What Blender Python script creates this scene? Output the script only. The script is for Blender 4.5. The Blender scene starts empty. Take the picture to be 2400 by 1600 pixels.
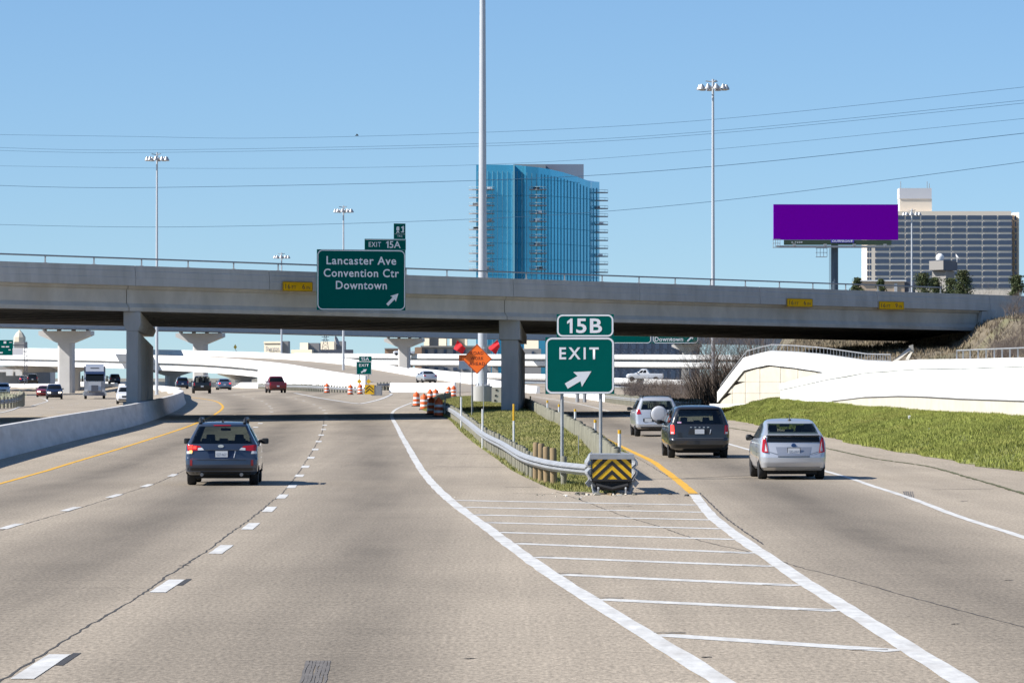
import bpy, bmesh, math, random
import numpy as np
from mathutils import Vector, Matrix
random.seed(7); RNG = np.random.default_rng(7)
R = math.radians
SC = bpy.context.scene
COL = SC.collection
# ------------------------------------------------------------------ camera
F = 9333.3; HC = 2.55; PIT = math.atan(85 / F)
cd = bpy.data.cameras.new('camera'); cam = bpy.data.objects.new('camera', cd); COL.objects.link(cam)
cd.sensor_width = 36; cd.lens = 140; cd.clip_start = 0.5; cd.clip_end = 30000
cam.location = (0, 0, HC); cam.rotation_euler = (math.pi / 2 + PIT, 0, 0); SC.camera = cam
# ------------------------------------------------------------------ sky, sun, exposure
SUN_EL, SUN_AZ = R(40), R(13)      # sun stands to the left (-X), a little behind the camera
wd = bpy.data.worlds.new('World'); SC.world = wd; wd.use_nodes = True
wt = wd.node_tree; bg = wt.nodes['Background']
sky = wt.nodes.new('ShaderNodeTexSky'); sky.sky_type = 'NISHITA'; sky.sun_disc = False
sky.sun_elevation = SUN_EL; sky.sun_rotation = math.atan2(-math.cos(SUN_AZ), -math.sin(SUN_AZ))
sky.air_density = 1.0; sky.dust_density = 0.0; sky.ozone_density = 8.0
tcw = wt.nodes.new('ShaderNodeTexCoord'); lift = wt.nodes.new('ShaderNodeVectorMath'); lift.operation = 'ADD'; lift.inputs[1].default_value = (0, 0, .04)
nrmw = wt.nodes.new('ShaderNodeVectorMath'); nrmw.operation = 'NORMALIZE'      # clear winter air: the pale horizon band stays thin
wt.links.new(tcw.outputs['Generated'], lift.inputs[0]); wt.links.new(lift.outputs[0], nrmw.inputs[0]); wt.links.new(nrmw.outputs[0], sky.inputs[0])
wt.links.new(sky.outputs[0], bg.inputs[0]); bg.inputs[1].default_value = 0.0904
sd = bpy.data.lights.new('sun', 'SUN'); sun = bpy.data.objects.new('sun', sd); COL.objects.link(sun)
sd.energy = 4.8; sd.angle = R(0.53); sd.color = (1.0, 0.955, 0.89)
sv = Vector((-math.cos(SUN_AZ) * math.cos(SUN_EL), -math.sin(SUN_AZ) * math.cos(SUN_EL), math.sin(SUN_EL)))
sun.rotation_euler = sv.to_track_quat('Z', 'Y').to_euler(); sun.location = sv * 300
vs = SC.view_settings; vs.view_transform = 'Standard'; vs.look = 'None'; vs.gamma = 1; vs.use_curve_mapping = False
vs.exposure = 0.6
SC.cycles.use_denoising = True; SC.cycles.max_bounces = 6; SC.cycles.transparent_max_bounces = 8

# ------------------------------------------------------------------ survey helpers
def lerp(a, b, t): return a + (b - a) * t
def sst(x, a, b):
    t = min(1, max(0, (x - a) / (b - a))); return t * t * (3 - 2 * t)
_RY = [0, 110, 200, 260, 330, 430, 600, 800, 3000]; _RZ = [0, 0, .38, .43, .52, .85, 1.1, 1.2, 1.2]
MEDY = [330, 355, 405, 470, 565, 635, 703, 760, 900]; MEDX = [28, 29.5, 33.5, 40, 51, 61, 71, 85, 125]     # median line in the bend
def g(X, Y):                       # height of the paved ground
    r = float(np.interp(Y, _RY, _RZ))
    s0 = float(np.interp(Y, MEDY, MEDX)); return r * (1 - .9 * sst(-X, s0 + .2, s0 + 5) * sst(Y, 280, 360))
def W(px, py, Y):                  # surveyed point at distance Y
    u = (px - 1200) / F; v = (800 - py) / F
    dy = math.cos(PIT) - v * math.sin(PIT); dz = math.sin(PIT) + v * math.cos(PIT)
    t = Y / dy
    return Vector((u * t, Y, HC + dz * t))
def G(px, py, dz=0.0):             # surveyed point on the paved ground
    lo, hi = 4.0, 1500.0
    for _ in range(50):
        m = (lo + hi) / 2; p = W(px, py, m)
        if p.z > g(p.x, p.y) + dz: lo = m
        else: hi = m
    p = W(px, py, lo); return p
def GY(px, Y): X = (px - 1200) / F * Y; return Vector((X, Y, g(X, Y)))
def catmull(P, n=8):
    P = [Vector(p) for p in P]; out = []
    for i in range(len(P) - 1):
        p0 = P[max(i - 1, 0)]; p1 = P[i]; p2 = P[i + 1]; p3 = P[min(i + 2, len(P) - 1)]
        for k in range(n):
            t = k / n
            out.append(.5 * ((2 * p1) + (p2 - p0) * t + (2 * p0 - 5 * p1 + 4 * p2 - p3) * t * t + (3 * p1 - p0 - 3 * p2 + p3) * t ** 3))
    out.append(P[-1]); return out
def resample(P, step):
    out = [P[0].copy()]; acc = 0
    for a, b in zip(P[:-1], P[1:]):
        L = (b - a).length; d = step - acc
        while d <= L:
            out.append(a.lerp(b, d / L)); d += step
        acc = L - (d - step)
    return out

# ------------------------------------------------------------------ materials
MATS = {}
def mat(name, col, rough=.7, var=.0, scale=3.0, bump=0.0, metal=0.0, spec=.5, coat=0.0, emit=None, stretch=None, stain=None, fine=None, coord='Object'):
    if name in MATS: return MATS[name]
    m = bpy.data.materials.new(name); m.use_nodes = True; nt = m.node_tree; N = nt.nodes; L = nt.links
    b = N['Principled BSDF']
    b.inputs['Base Color'].default_value = (*col, 1); b.inputs['Roughness'].default_value = rough
    b.inputs['Metallic'].default_value = metal; b.inputs['Specular IOR Level'].default_value = spec
    b.inputs['Coat Weight'].default_value = coat; b.inputs['Coat Roughness'].default_value = .04
    if emit: b.inputs['Emission Color'].default_value = (*emit[:3], 1); b.inputs['Emission Strength'].default_value = emit[3]
    if var or bump:
        tc = N.new('ShaderNodeTexCoord'); mp = N.new('ShaderNodeMapping'); L.new(tc.outputs[coord], mp.inputs[0])
        if stretch: mp.inputs['Scale'].default_value = stretch
        n1 = N.new('ShaderNodeTexNoise'); n1.inputs['Scale'].default_value = scale; n1.inputs['Detail'].default_value = 8; n1.inputs['Roughness'].default_value = .62
        L.new(mp.outputs[0], n1.inputs[0])
        if var:
            rp = N.new('ShaderNodeMapRange'); rp.inputs[1].default_value = .28; rp.inputs[2].default_value = .72
            rp.inputs[3].default_value = 1 - var; rp.inputs[4].default_value = 1 + var * .8
            L.new(n1.outputs[0], rp.inputs[0])
            mx = N.new('ShaderNodeMix'); mx.data_type = 'RGBA'; mx.blend_type = 'MULTIPLY'; mx.inputs[0].default_value = 1
            mx.inputs[6].default_value = (*col, 1); L.new(rp.outputs[0], mx.inputs[7]); last = mx.outputs[2]
            if stain:
                n2 = N.new('ShaderNodeTexNoise'); n2.inputs['Scale'].default_value = stain[0]; n2.inputs['Detail'].default_value = 6
                L.new(mp.outputs[0], n2.inputs[0]); r2 = N.new('ShaderNodeMapRange'); r2.inputs[1].default_value = .5; r2.inputs[2].default_value = .75
                L.new(n2.outputs[0], r2.inputs[0]); r2.inputs[4].default_value = stain[2]
                m2 = N.new('ShaderNodeMix'); m2.data_type = 'RGBA'; L.new(r2.outputs[0], m2.inputs[0]); L.new(last, m2.inputs[6])
                m2.inputs[7].default_value = (*stain[1], 1); last = m2.outputs[2]
            L.new(last, b.inputs['Base Color'])
        if bump:
            bp = N.new('ShaderNodeBump'); bp.inputs['Strength'].default_value = bump; bp.inputs['Distance'].default_value = .02
            L.new(n1.outputs[0], bp.inputs['Height']); L.new(bp.outputs[0], b.inputs['Normal'])
    MATS[name] = m; return m

# ------------------------------------------------------------------ mesh helpers
MW = {}
def frame(loc, rz=0): return Matrix.Translation(Vector(loc)) @ Matrix.Rotation(rz, 4, 'Z')
def tag(o, label=None, cat=None, group=None, kind=None):
    if label: o['label'] = label
    if cat: o['category'] = cat
    if group: o['group'] = group
    if kind: o['kind'] = kind
    return o
def thing(name, label, cat, loc=(0, 0, 0), rz=0, group=None):
    o = bpy.data.objects.new(name, None); COL.objects.link(o); o.empty_display_size = .3
    o.location = loc; o.rotation_euler = (0, 0, rz); MW[o] = frame(loc, rz)
    return tag(o, label, cat, group)
def link(name, me, m=None, parent=None, loc=(0, 0, 0), rz=0):
    o = bpy.data.objects.new(name, me); COL.objects.link(o)
    if m is not None and not me.materials: me.materials.append(m)
    if parent is not None: o.parent = parent
    o.location = loc; o.rotation_euler = (0, 0, rz)
    MW[o] = (MW[parent] if parent is not None else Matrix.Identity(4)) @ frame(loc, rz)
    return o
def smooth(me, ang=35):
    me.polygons.foreach_set('use_smooth', [True] * len(me.polygons))
    try: me.set_sharp_from_angle(angle=R(ang))
    except Exception: pass
class MB:
    def __init__(s): s.v = []; s.f = []; s.mi = []
    def add(s, vs, fs, mi=0):
        b = len(s.v); s.v += [tuple(v) for v in vs]; s.f += [tuple(i + b for i in f) for f in fs]; s.mi += [mi] * len(fs); return s
    def box(s, c, d, rz=0, M=None, mi=0, taper=(1, 1)):
        x, y, z = (d[0] / 2, d[1] / 2, d[2] / 2); vs = []
        for k, (tx, ty) in ((-1, (1, 1)), (1, taper)):
            for i, j in ((-1, -1), (1, -1), (1, 1), (-1, 1)): vs.append(Vector((i * x * tx, j * y * ty, k * z)))
        Mx = frame(c, rz)
        if M is not None: Mx = Mx @ M
        vs = [Mx @ v for v in vs]
        return s.add(vs, [(3, 2, 1, 0), (4, 5, 6, 7), (0, 1, 5, 4), (1, 2, 6, 5), (2, 3, 7, 6), (3, 0, 4, 7)], mi)
    def bar(s, a, b, w, h=None, mi=0):       # rectangular bar from a to b
        a = Vector(a); b = Vector(b); h = h or w; d = (b - a)
        q = d.to_track_quat('Z', 'Y').to_matrix().to_4x4()
        M = Matrix.Translation((a + b) / 2) @ q
        x, y, z = w / 2, h / 2, d.length / 2
        vs = [M @ Vector((i * x, j * y, k * z)) for k in (-1, 1) for i, j in ((-1, -1), (1, -1), (1, 1), (-1, 1))]
        return s.add(vs, [(3, 2, 1, 0), (4, 5, 6, 7), (0, 1, 5, 4), (1, 2, 6, 5), (2, 3, 7, 6), (3, 0, 4, 7)], mi)
    def tube(s, P, r, n=6, cap=True, mi=0):
        P = [Vector(p) for p in P]; rs = r if isinstance(r, (list, tuple)) else [r] * len(P); vs = []; fs = []
        ref = Vector((0, 0, 1)) if abs((P[-1] - P[0]).normalized().z) < .9 else Vector((1, 0, 0))
        for i, p in enumerate(P):
            d = (P[min(i + 1, len(P) - 1)] - P[max(i - 1, 0)]).normalized()
            a = d.cross(ref).normalized(); b = d.cross(a)
            for k in range(n):
                t = 2 * math.pi * k / n; vs.append(p + (a * math.cos(t) + b * math.sin(t)) * rs[i])
        for i in range(len(P) - 1):
            for k in range(n):
                k2 = (k + 1) % n; fs.append((i * n + k, i * n + k2, (i + 1) * n + k2, (i + 1) * n + k))
        if cap: fs.append(tuple(range(n - 1, -1, -1))); fs.append(tuple((len(P) - 1) * n + k for k in range(n)))
        return s.add(vs, fs, mi)
    def lathe(s, prof, n=16, M=None, mi=0, cap=True):
        vs = []; fs = []
        for r, z in prof:
            for k in range(n):
                t = 2 * math.pi * k / n; v = Vector((r * math.cos(t), r * math.sin(t), z)); vs.append(M @ v if M is not None else v)
        for i in range(len(prof) - 1):
            for k in range(n):
                k2 = (k + 1) % n; fs.append((i * n + k, i * n + k2, (i + 1) * n + k2, (i + 1) * n + k))
        if cap: fs.append(tuple(range(n - 1, -1, -1))); fs.append(tuple((len(prof) - 1) * n + k for k in range(n)))
        return s.add(vs, fs, mi)
    def loft(s, rings, closed=True, cap=True, mi=0):
        n = len(rings[0]); vs = [p for r in rings for p in r]; fs = []
        for i in range(len(rings) - 1):
            for k in range(n if closed else n - 1):
                k2 = (k + 1) % n; fs.append((i * n + k, i * n + k2, (i + 1) * n + k2, (i + 1) * n + k))
        if cap and closed: fs.append(tuple(range(n - 1, -1, -1))); fs.append(tuple((len(rings) - 1) * n + k for k in range(n)))
        return s.add(vs, fs, mi)
    def poly(s, pts, thick, nrm):            # extruded polygon
        nrm = Vector(nrm) * thick; n = len(pts); pts = [Vector(p) for p in pts]
        vs = pts + [p + nrm for p in pts]
        return s.add(vs, [tuple(range(n)), tuple(range(2 * n - 1, n - 1, -1))] + [(k, n + k, n + (k + 1) % n, (k + 1) % n) for k in range(n)])
    def mesh(s, name, inv=None, fix=True):
        vs = [inv @ Vector(v) for v in s.v] if inv is not None else s.v
        me = bpy.data.meshes.new(name); me.from_pydata([tuple(v) for v in vs], [], s.f)
        if any(s.mi): me.polygons.foreach_set('material_index', s.mi)
        if fix:
            bm = bmesh.new(); bm.from_mesh(me); bmesh.ops.recalc_face_normals(bm, faces=bm.faces); bm.to_mesh(me); bm.free()
        me.update(); return me
    def build(s, name, m, parent=None, world=True, sm=None, kind=None, fix=True):
        inv = MW[parent].inverted() if (world and parent is not None) else None
        me = s.mesh(name, inv, fix)
        for mm in (m if isinstance(m, (list, tuple)) else [m]): me.materials.append(mm)
        if sm: smooth(me, sm)
        o = link(name, me, None, parent)
        if kind: o['kind'] = kind
        return o
def npmesh(name, V, Fq, m, parent=None, kind=None):
    me = bpy.data.meshes.new(name); V = np.asarray(V, dtype=np.float32); Fq = np.asarray(Fq, dtype=np.int32)
    if parent is not None: V = V - np.array(MW[parent].translation, dtype=np.float32)
    k = Fq.shape[1]; me.vertices.add(len(V)); me.vertices.foreach_set('co', V.ravel())
    me.loops.add(Fq.size); me.loops.foreach_set('vertex_index', Fq.ravel())
    me.polygons.add(len(Fq)); me.polygons.foreach_set('loop_start', np.arange(0, Fq.size, k, dtype=np.int32))
    me.update(calc_edges=True); me.materials.append(m)
    o = link(name, me, None, parent)
    if kind: o['kind'] = kind
    return o
def copy_tree(o, parent=None, loc=None, rz=None):
    c = o.copy(); COL.objects.link(c); c.parent = parent
    if loc is not None: c.location = loc
    if rz is not None: c.rotation_euler = (0, 0, rz)
    MW[c] = (MW[parent] if parent is not None else Matrix.Identity(4)) @ frame(c.location, c.rotation_euler[2])
    for ch in list(o.children): copy_tree(ch, c)
    return c
_TXT = {}
def text_mesh(body, w, h, depth=.004, bold=.012, space=1.0):
    cu = bpy.data.curves.new('t', 'FONT'); cu.body = body; cu.offset = bold; cu.space_character = space; cu.resolution_u = 3
    ob = bpy.data.objects.new('t', cu); COL.objects.link(ob)
    dg = bpy.context.evaluated_depsgraph_get(); me = bpy.data.meshes.new_from_object(ob.evaluated_get(dg))
    bpy.data.objects.remove(ob); bpy.data.curves.remove(cu)
    co = np.empty(len(me.vertices) * 3, dtype=np.float32); me.vertices.foreach_get('co', co); co = co.reshape(-1, 3)
    mn = co.min(0); mx = co.max(0)
    sy = h / (mx[1] - mn[1]); sx = (w / (mx[0] - mn[0])) if w else sy
    x = (co[:, 0] - (mn[0] + mx[0]) / 2) * sx; z = (co[:, 1] - (mn[1] + mx[1]) / 2) * sy
    out = np.stack([x, np.zeros_like(x), z], 1); me.vertices.foreach_set('co', out.ravel().astype(np.float32)); me.update(); return me
def text(name, body, m, parent, x, z, w, h, y=-.004, bold=.012, space=1.05):   # in the parent's local XZ plane, facing -Y
    me = text_mesh(body, w, h, bold=bold, space=space); me.materials.clear(); me.materials.append(m)
    return link(name, me, None, parent, (x, y, z))
def rrect(w, h, r, n=6, cx=0, cz=0):
    P = []
    for sx, sz, a0 in ((1, 1, 0), (-1, 1, 90), (-1, -1, 180), (1, -1, 270)):
        for k in range(n + 1):
            a = R(a0 + 90 * k / n); P.append((cx + sx * (w / 2 - r) + r * math.cos(a), cz + sz * (h / 2 - r) + r * math.sin(a)))
    return P
def border(name, m, parent, w, h, r, t, x=0, z=0, y=-.003):
    o = rrect(w, h, r, 6, x, z); i = rrect(w - 2 * t, h - 2 * t, max(r - t, .01), 6, x, z); n = len(o)
    mb = MB(); mb.add([(a, y, b) for a, b in o] + [(a, y, b) for a, b in i], [(k, (k + 1) % n, n + (k + 1) % n, n + k) for k in range(n)])
    return mb.build(name, m, parent, world=False)
def arrow(name, m, parent, pts, y=-.004):
    mb = MB(); mb.add([(a, y, b) for a, b in pts], [tuple(range(len(pts)))]); return mb.build(name, m, parent, world=False, fix=False)
def arrow_pts(tail, tip, w, hw, hl):
    a = Vector(tail); b = Vector(tip); d = (b - a).normalized(); n = Vector((-d.y, d.x)); s = b - d * hl
    return [a + n * w / 2, s + n * w / 2, s - d * hl * .12 + n * hw / 2, b, s - d * hl * .12 - n * hw / 2, s - n * w / 2, a - n * w / 2]
# ------------------------------------------------------------------ shared materials
def road_mat():
    m = bpy.data.materials.new('concrete_pavement'); m.use_nodes = True; nt = m.node_tree; N = nt.nodes; L = nt.links; b = N['Principled BSDF']
    b.inputs['Roughness'].default_value = .88; b.inputs['Specular IOR Level'].default_value = .25
    tc = N.new('ShaderNodeTexCoord')
    def noise(sc, det, st=None):
        mp = N.new('ShaderNodeMapping'); L.new(tc.outputs['Object'], mp.inputs[0])
        if st: mp.inputs['Scale'].default_value = st
        n = N.new('ShaderNodeTexNoise'); n.inputs['Scale'].default_value = sc; n.inputs['Detail'].default_value = det; n.inputs['Roughness'].default_value = .6
        L.new(mp.outputs[0], n.inputs[0]); return n.outputs[0]
    def rng(x, a, c, lo, hi):
        r = N.new('ShaderNodeMapRange'); r.inputs[1].default_value = a; r.inputs[2].default_value = c; r.inputs[3].default_value = lo; r.inputs[4].default_value = hi
        L.new(x, r.inputs[0]); return r.outputs[0]
    def mul(a, c):
        n = N.new('ShaderNodeMath'); n.operation = 'MULTIPLY'; L.new(a, n.inputs[0])
        if isinstance(c, (int, float)): n.inputs[1].default_value = c
        else: L.new(c, n.inputs[1])
        return n.outputs[0]
    agg = rng(noise(22, 3, (1, .30, 1)), .3, .7, .66, 1.28)       # exposed aggregate
    agg2 = rng(noise(75, 2, (1, .3, 1)), .3, .7, .8, 1.18)
    big = rng(noise(.25, 5, (1, .35, 1)), .3, .7, .86, 1.1)
    tine = rng(noise(3, 6, (.10, 1.6, 1)), .3, .7, .91, 1.07)     # cross tining
    at = N.new('ShaderNodeAttribute'); at.attribute_name = 'oil'
    wear = mul(at.outputs['Fac'], rng(noise(.3, 6, (1, .16, 1)), .35, .68, .15, 1.0))
    dk0 = rng(wear, 0, 1, 1, .54)
    a2 = N.new('ShaderNodeAttribute'); a2.attribute_name = 'traffic'; dk = mul(dk0, rng(a2.outputs['Fac'], 0, 1, 1.2, .90))
    lng = rng(noise(1.6, 6, (1, .02, 1)), .3, .7, .9, 1.07)       # lengthwise wheel polish
    v = mul(mul(mul(mul(mul(agg, agg2), big), tine), dk), lng)
    mx = N.new('ShaderNodeMix'); mx.data_type = 'RGBA'; mx.blend_type = 'MULTIPLY'; mx.inputs[0].default_value = 1
    mx.inputs[6].default_value = (.322, .271, .206, 1); L.new(v, mx.inputs[7]); L.new(mx.outputs[2], b.inputs['Base Color'])
    bp = N.new('ShaderNodeBump'); bp.inputs['Strength'].default_value = .25; bp.inputs['Distance'].default_value = .01
    L.new(agg, bp.inputs['Height']); L.new(bp.outputs[0], b.inputs['Normal'])
    return m
M_road = road_mat()
M_wpaint = mat('white_road_paint', (.61, .60, .565), .75, .22, 7, stretch=(1, .3, 1), stain=(2.2, (.40, .37, .33), .75))
M_ypaint = mat('yellow_road_paint', (.70, .38, .03), .7, .2, 9, stretch=(1, .25, 1))
M_black = mat('black_contrast', (.055, .052, .05), .85, .4, 8)
M_joint = mat('joint_sealant', (.06, .055, .05), .9, .3, 5)
M_conc = mat('grey_concrete', (.46, .445, .42), .85, .14, 1.6, .15, stretch=(1, 1, .28), stain=(.9, (.33, .31, .28), .7))
M_concd = mat('weathered_beam_concrete', (.52, .475, .405), .85, .18, .9, .15, stretch=(1, 1, .5), stain=(.5, (.36, .31, .24), .7))
M_white = mat('white_painted_concrete', (.80, .80, .78), .8, .05, 1.5, stain=(.7, (.68, .67, .64), .5))
M_barrier = mat('barrier_concrete', (.60, .585, .56), .85, .14, 1.4, .15, stretch=(1, .4, 2.5), stain=(.8, (.40, .385, .36), .6))
M_beige = mat('beige_panel_concrete', (.60, .555, .46), .85, .1, 1.2, .1, stain=(1.5, (.50, .46, .37), .5))
M_steel = mat('galvanized_steel', (.34, .352, .362), .6, .22, 3, metal=.25)
M_steeld = mat('dull_steel', (.30, .31, .32), .5, .15, 4, metal=.3)
M_bluest = mat('weathered_blue_grey_steel', (.30, .33, .37), .6, .08, 1)
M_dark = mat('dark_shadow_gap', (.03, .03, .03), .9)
M_black2 = mat('black_rubber', (.018, .018, .019), .7, .2, 8)
M_wood = mat('weathered_timber', (.225, .215, .165), .9, .28, 6, .3, stretch=(1, 1, .3), stain=(3, (.16, .155, .12), .6))
M_woodn = mat('newer_brown_timber', (.27, .195, .105), .9, .25, 6, .3, stretch=(1, 1, .3))
M_grass = mat('green_grass', (.26, .285, .07), .9, .45, .8, spec=.2, stain=(.5, (.32, .305, .09), .8))
M_grassd = mat('mixed_dry_grass', (.235, .235, .075), .9, .4, .9, spec=.2, stain=(.7, (.50, .42, .20), .9))
M_soil = mat('verge_soil', (.19, .20, .06), .95, .3, 2)
M_scrub = mat('dry_hillside', (.17, .14, .095), .95, .35, .5, .3, stain=(.2, (.17, .18, .07), .6))
M_twig = mat('bare_twigs', (.15, .118, .10), .9, .25, 3)
M_gnd = mat('distant_ground', (.22, .20, .15), .95, .25, .05)

def struct(o): o['kind'] = 'structure'; return o
# ------------------------------------------------------------------ far ground
mb = MB(); mb.add([(-9000, -200, -.5), (9000, -200, -.5), (9000, 20000, -.5), (-9000, 20000, -.5)], [(0, 1, 2, 3)])
struct(mb.build('ground', M_gnd, fix=False))

# ------------------------------------------------------------------ marking survey
A_px = [(-45, 1640), (30, 1585), (150, 1545), (395, 1371), (520, 1286), (588, 1232.6), (632, 1193), (662, 1163), (685, 1139), (702, 1114), (716, 1093), (729, 1072), (739, 1052.7), (747, 1034), (753, 1019), (758, 1006), (761, 996), (765, 978), (764, 968), (759, 961), (750.5, 955), (736, 947.7), (712, 939), (693, 934), (672, 931)]
A_px[0:3] = [(-60, 1665), (130, 1540)]
B_px = [(-260, 1318), (29, 1232), (168, 1192), (271, 1161), (346, 1137), (406, 1113), (470, 1078), (540, 1038), (586, 1009.7), (610, 992), (631, 972), (637.5, 962), (632, 952), (614, 940), (592, 934), (571, 928.5), (545, 924)]
Yl_px = [(-160, 1172), (0, 1133), (150, 1090), (300, 1045), (430, 1003), (480, 983), (505, 970), (521, 957), (520, 949), (508, 941), (480, 935), (445, 930.5)]
S_px = [(1790, 1660), (1648, 1570), (1336, 1375), (1228.6, 1302), (1139, 1235), (1050, 1168), (996, 1112), (956, 1047), (934, 1007), (918, 974), (930, 958), (966, 943)]
RW_px = [(2360, 1660), (2225, 1578), (2091, 1494), (1979, 1422), (1886, 1364), (1801, 1306), (1734, 1261), (1667, 1208), (1626, 1157)]
RY_px = [(1626, 1156), (1577.5, 1117), (1534, 1084), (1493, 1063.7), (1463, 1049.6), (1425, 1031), (1380, 1008), (1330, 982), (1290, 962)]
RE_px = [(2620, 1335), (2399, 1259), (2247, 1210), (2136, 1168), (2037, 1136), (1988, 1119), (1870, 1084), (1764, 1056), (1710, 1040.7), (1580, 1004), (1458, 971), (1371, 949.6), (1316, 939), (1252, 929.5)]
def curve(px, n=10): return catmull([G(*p) for p in px], n)
cA, cB, cY, cS, cRW, cRY, cRE = [curve(p) for p in (A_px, B_px, Yl_px, S_px, RW_px, RY_px, RE_px)]
def xat(c):
    c = sorted([(p.y, p.x) for p in c]); return lambda Y: np.interp(Y, [q[0] for q in c], [q[1] for q in c])
xA, xB, xS, xRE = xat(cA), xat(cB), xat(cS), xat(cRE)

# ------------------------------------------------------------------ road sheet
ys = list(np.arange(6, 60, .9)) + list(np.arange(60, 260, 2.0)) + list(np.arange(260, 560, 6)) + list(np.arange(560, 1000, 20))
xs = list(np.arange(-170, -34, 4)) + list(np.arange(-34, 14.2, .28)) + [14.3]
NX, NY = len(xs), len(ys)
V = np.array([(x, y, g(x, y)) for y in ys for x in xs]); idx = np.arange(NX * NY).reshape(NY, NX)
Q = np.stack([idx[:-1, :-1], idx[:-1, 1:], idx[1:, 1:], idx[1:, :-1]], -1).reshape(-1, 4)
road = struct(npmesh('road', V, Q, M_road))
X_, Y_ = V[:, 0], V[:, 1]; oil = np.zeros(len(V))
for c, wdt in ((xA(Y_) + 1.95 + .02 * np.clip(75 - Y_, 0, 40), .62), (xA(Y_) - 1.85, .62), (xB(Y_) - 1.9, .6), (xRE(Y_) - 2.35, .75)):
    oil = np.maximum(oil, np.exp(-((X_ - c) / wdt) ** 2))
oil *= np.clip((420 - Y_) / 150, 0, 1)
trf = np.zeros(len(V))
for c, wdt in ((xA(Y_) + 1.9, 1.45), (xA(Y_) - 1.85, 1.5), (xB(Y_) - 1.9, 1.5), (xRE(Y_) - 2.35, 1.7)): trf = np.maximum(trf, 1 / (1 + np.exp((np.abs(X_ - c) - wdt) / .22)))
at = road.data.attributes.new('traffic', 'FLOAT', 'POINT'); at.data.foreach_set('value', trf.astype(np.float32))
at = road.data.attributes.new('oil', 'FLOAT', 'POINT'); at.data.foreach_set('value', oil.astype(np.float32))
def ribbon(c, w, name, m, dz=.006, parent=road, jag=0, wob=0):
    w0, w1 = w if isinstance(w, tuple) else (w, w); vs = []; fs = []; n = len(c)
    for i, p in enumerate(c):
        d = (c[min(i + 1, n - 1)] - c[max(i - 1, 0)]); d.z = 0; d.normalize(); nn = Vector((-d.y, d.x, 0)); ww = lerp(w0, w1, i / (n - 1)) / 2
        o = random.uniform(-wob, wob)
        for sgn in (1, -1):
            q = p + nn * (sgn * (ww + random.uniform(-jag, jag)) + o); q.z = g(q.x, q.y) + dz; vs.append(q)
    for i in range(n - 1): fs.append((2 * i, 2 * i + 1, 2 * i + 3, 2 * i + 2))
    mb = MB(); mb.add(vs, fs); return mb.build(name, m, parent, fix=False)
ribbon(resample(cS, 1.0), (.23, .17), 'edge_line', M_wpaint, jag=.012)
ribbon(resample(cRW, .8), (.24, .22), 'edge_line', M_wpaint, jag=.010)
ribbon(resample(cRY, 1.0), (.21, .15), 'edge_line', M_ypaint, jag=.012)
ribbon(resample(cRE, 1.0), (.16, .16), 'edge_line', M_wpaint, jag=.01)
ribbon(resample(cY, 1.0), (.13, .2), 'edge_line', M_ypaint, jag=.008)
def dashes(c, px, ln, w):
    Pc = resample(c, .2)
    for (x, y) in px:
        p = G(x, y); i = min(range(len(Pc)), key=lambda k: (Pc[k] - p).length); h = int(ln / .4)
        seg = Pc[max(i - h, 0): i + h + 1]
        if len(seg) < 3: continue
        ribbon(seg[::3] if len(seg) > 8 else seg, w, 'lane_dash', M_wpaint, jag=.004)
        if p.y < 58:      # black contrast edge laid beside the far half of the dash
            q = [s + Vector((w * .70, 0, 0)) for s in seg[len(seg) // 2:]]
            ribbon([q[0], q[len(q) // 2], q[-1]], w * .36, 'contrast_dash', M_black, dz=.004)
dashes(cA, [(110, 1560)] + A_px[2:8] + [], 3.3, .2)
dashes(cA, A_px[8:17] + A_px[17:], 3.0, .22)
dashes(cB, B_px[1:6], 3.0, .17); dashes(cB, [(597, 1001), (610.5, 992), (631, 972), (637, 965), (636.5, 957), (632, 952), (624.6, 946), (614, 940), (592, 934), (571, 928.5), (553, 924.7)], 2.6, .22)
hatch = [(1063, 1172, 1635, 1183), (1086, 1188, 1650, 1200), (1108, 1206, 1675, 1218), (1139, 1224, 1697, 1239), (1166, 1247, 1733, 1264), (1204, 1273, 1772, 1296), (1251, 1305, 1819, 1327), (1313, 1346, 1875, 1372), (1403, 1404, 1970, 1431), (1541, 1487, 2107, 1525)]
for i, (a, b, c, d) in enumerate(hatch):
    p, q = G(a, b), G(c, d); ribbon([p.lerp(q, k / 40) for k in range(41)], .38, 'hatch_line', M_wpaint, dz=.004, jag=.012)
    if i > 1:
        e = p.lerp(q, .0) + Vector((-.03, .28, 0)); ribbon([e + Vector((.08 * k, random.uniform(-.02, .03), 0)) for k in range(5)], .06, 'sealant_dab', M_joint, jag=.02)
        if i > 4: e = q + Vector((-.45, .16, 0)); ribbon([e + Vector((.09 * k, random.uniform(-.02, .02), 0)) for k in range(5)], .05, 'sealant_dab', M_joint, jag=.02)
for px, w, wob in (
    ([(-40, 1622), (0, 1596), (120, 1520), (250, 1440), (330, 1393), (406, 1340), (478, 1295), (531, 1255), (585, 1217), (629.5, 1181), (670, 1145.5), (710, 1092), (732, 1056), (754, 1016), (759, 985)], .024, .02),
    ([(-200, 1295), (0, 1243), (180, 1192), (300, 1153), (400, 1117), (560, 1026), (600, 1001)], .02, .01),
    ([(1304, 1152), (1376, 1177), (1461, 1208), (1550, 1235), (1648, 1268), (1774, 1297), (1872, 1328), (1980, 1355), (2113, 1393), (2247, 1429), (2420, 1475)], .022, .015),
    ([(1640, 1154), (1664, 1178), (1700, 1212), (1745, 1245), (1790, 1277)], .03, .012),
    ([(1470, 1060), (1520, 1088), (1590, 1130), (1632, 1158)], .02, .01)):
    ribbon(resample(curve(px), .35), w, 'pavement_joint', M_joint, dz=.003, jag=.008, wob=wob)
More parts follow.
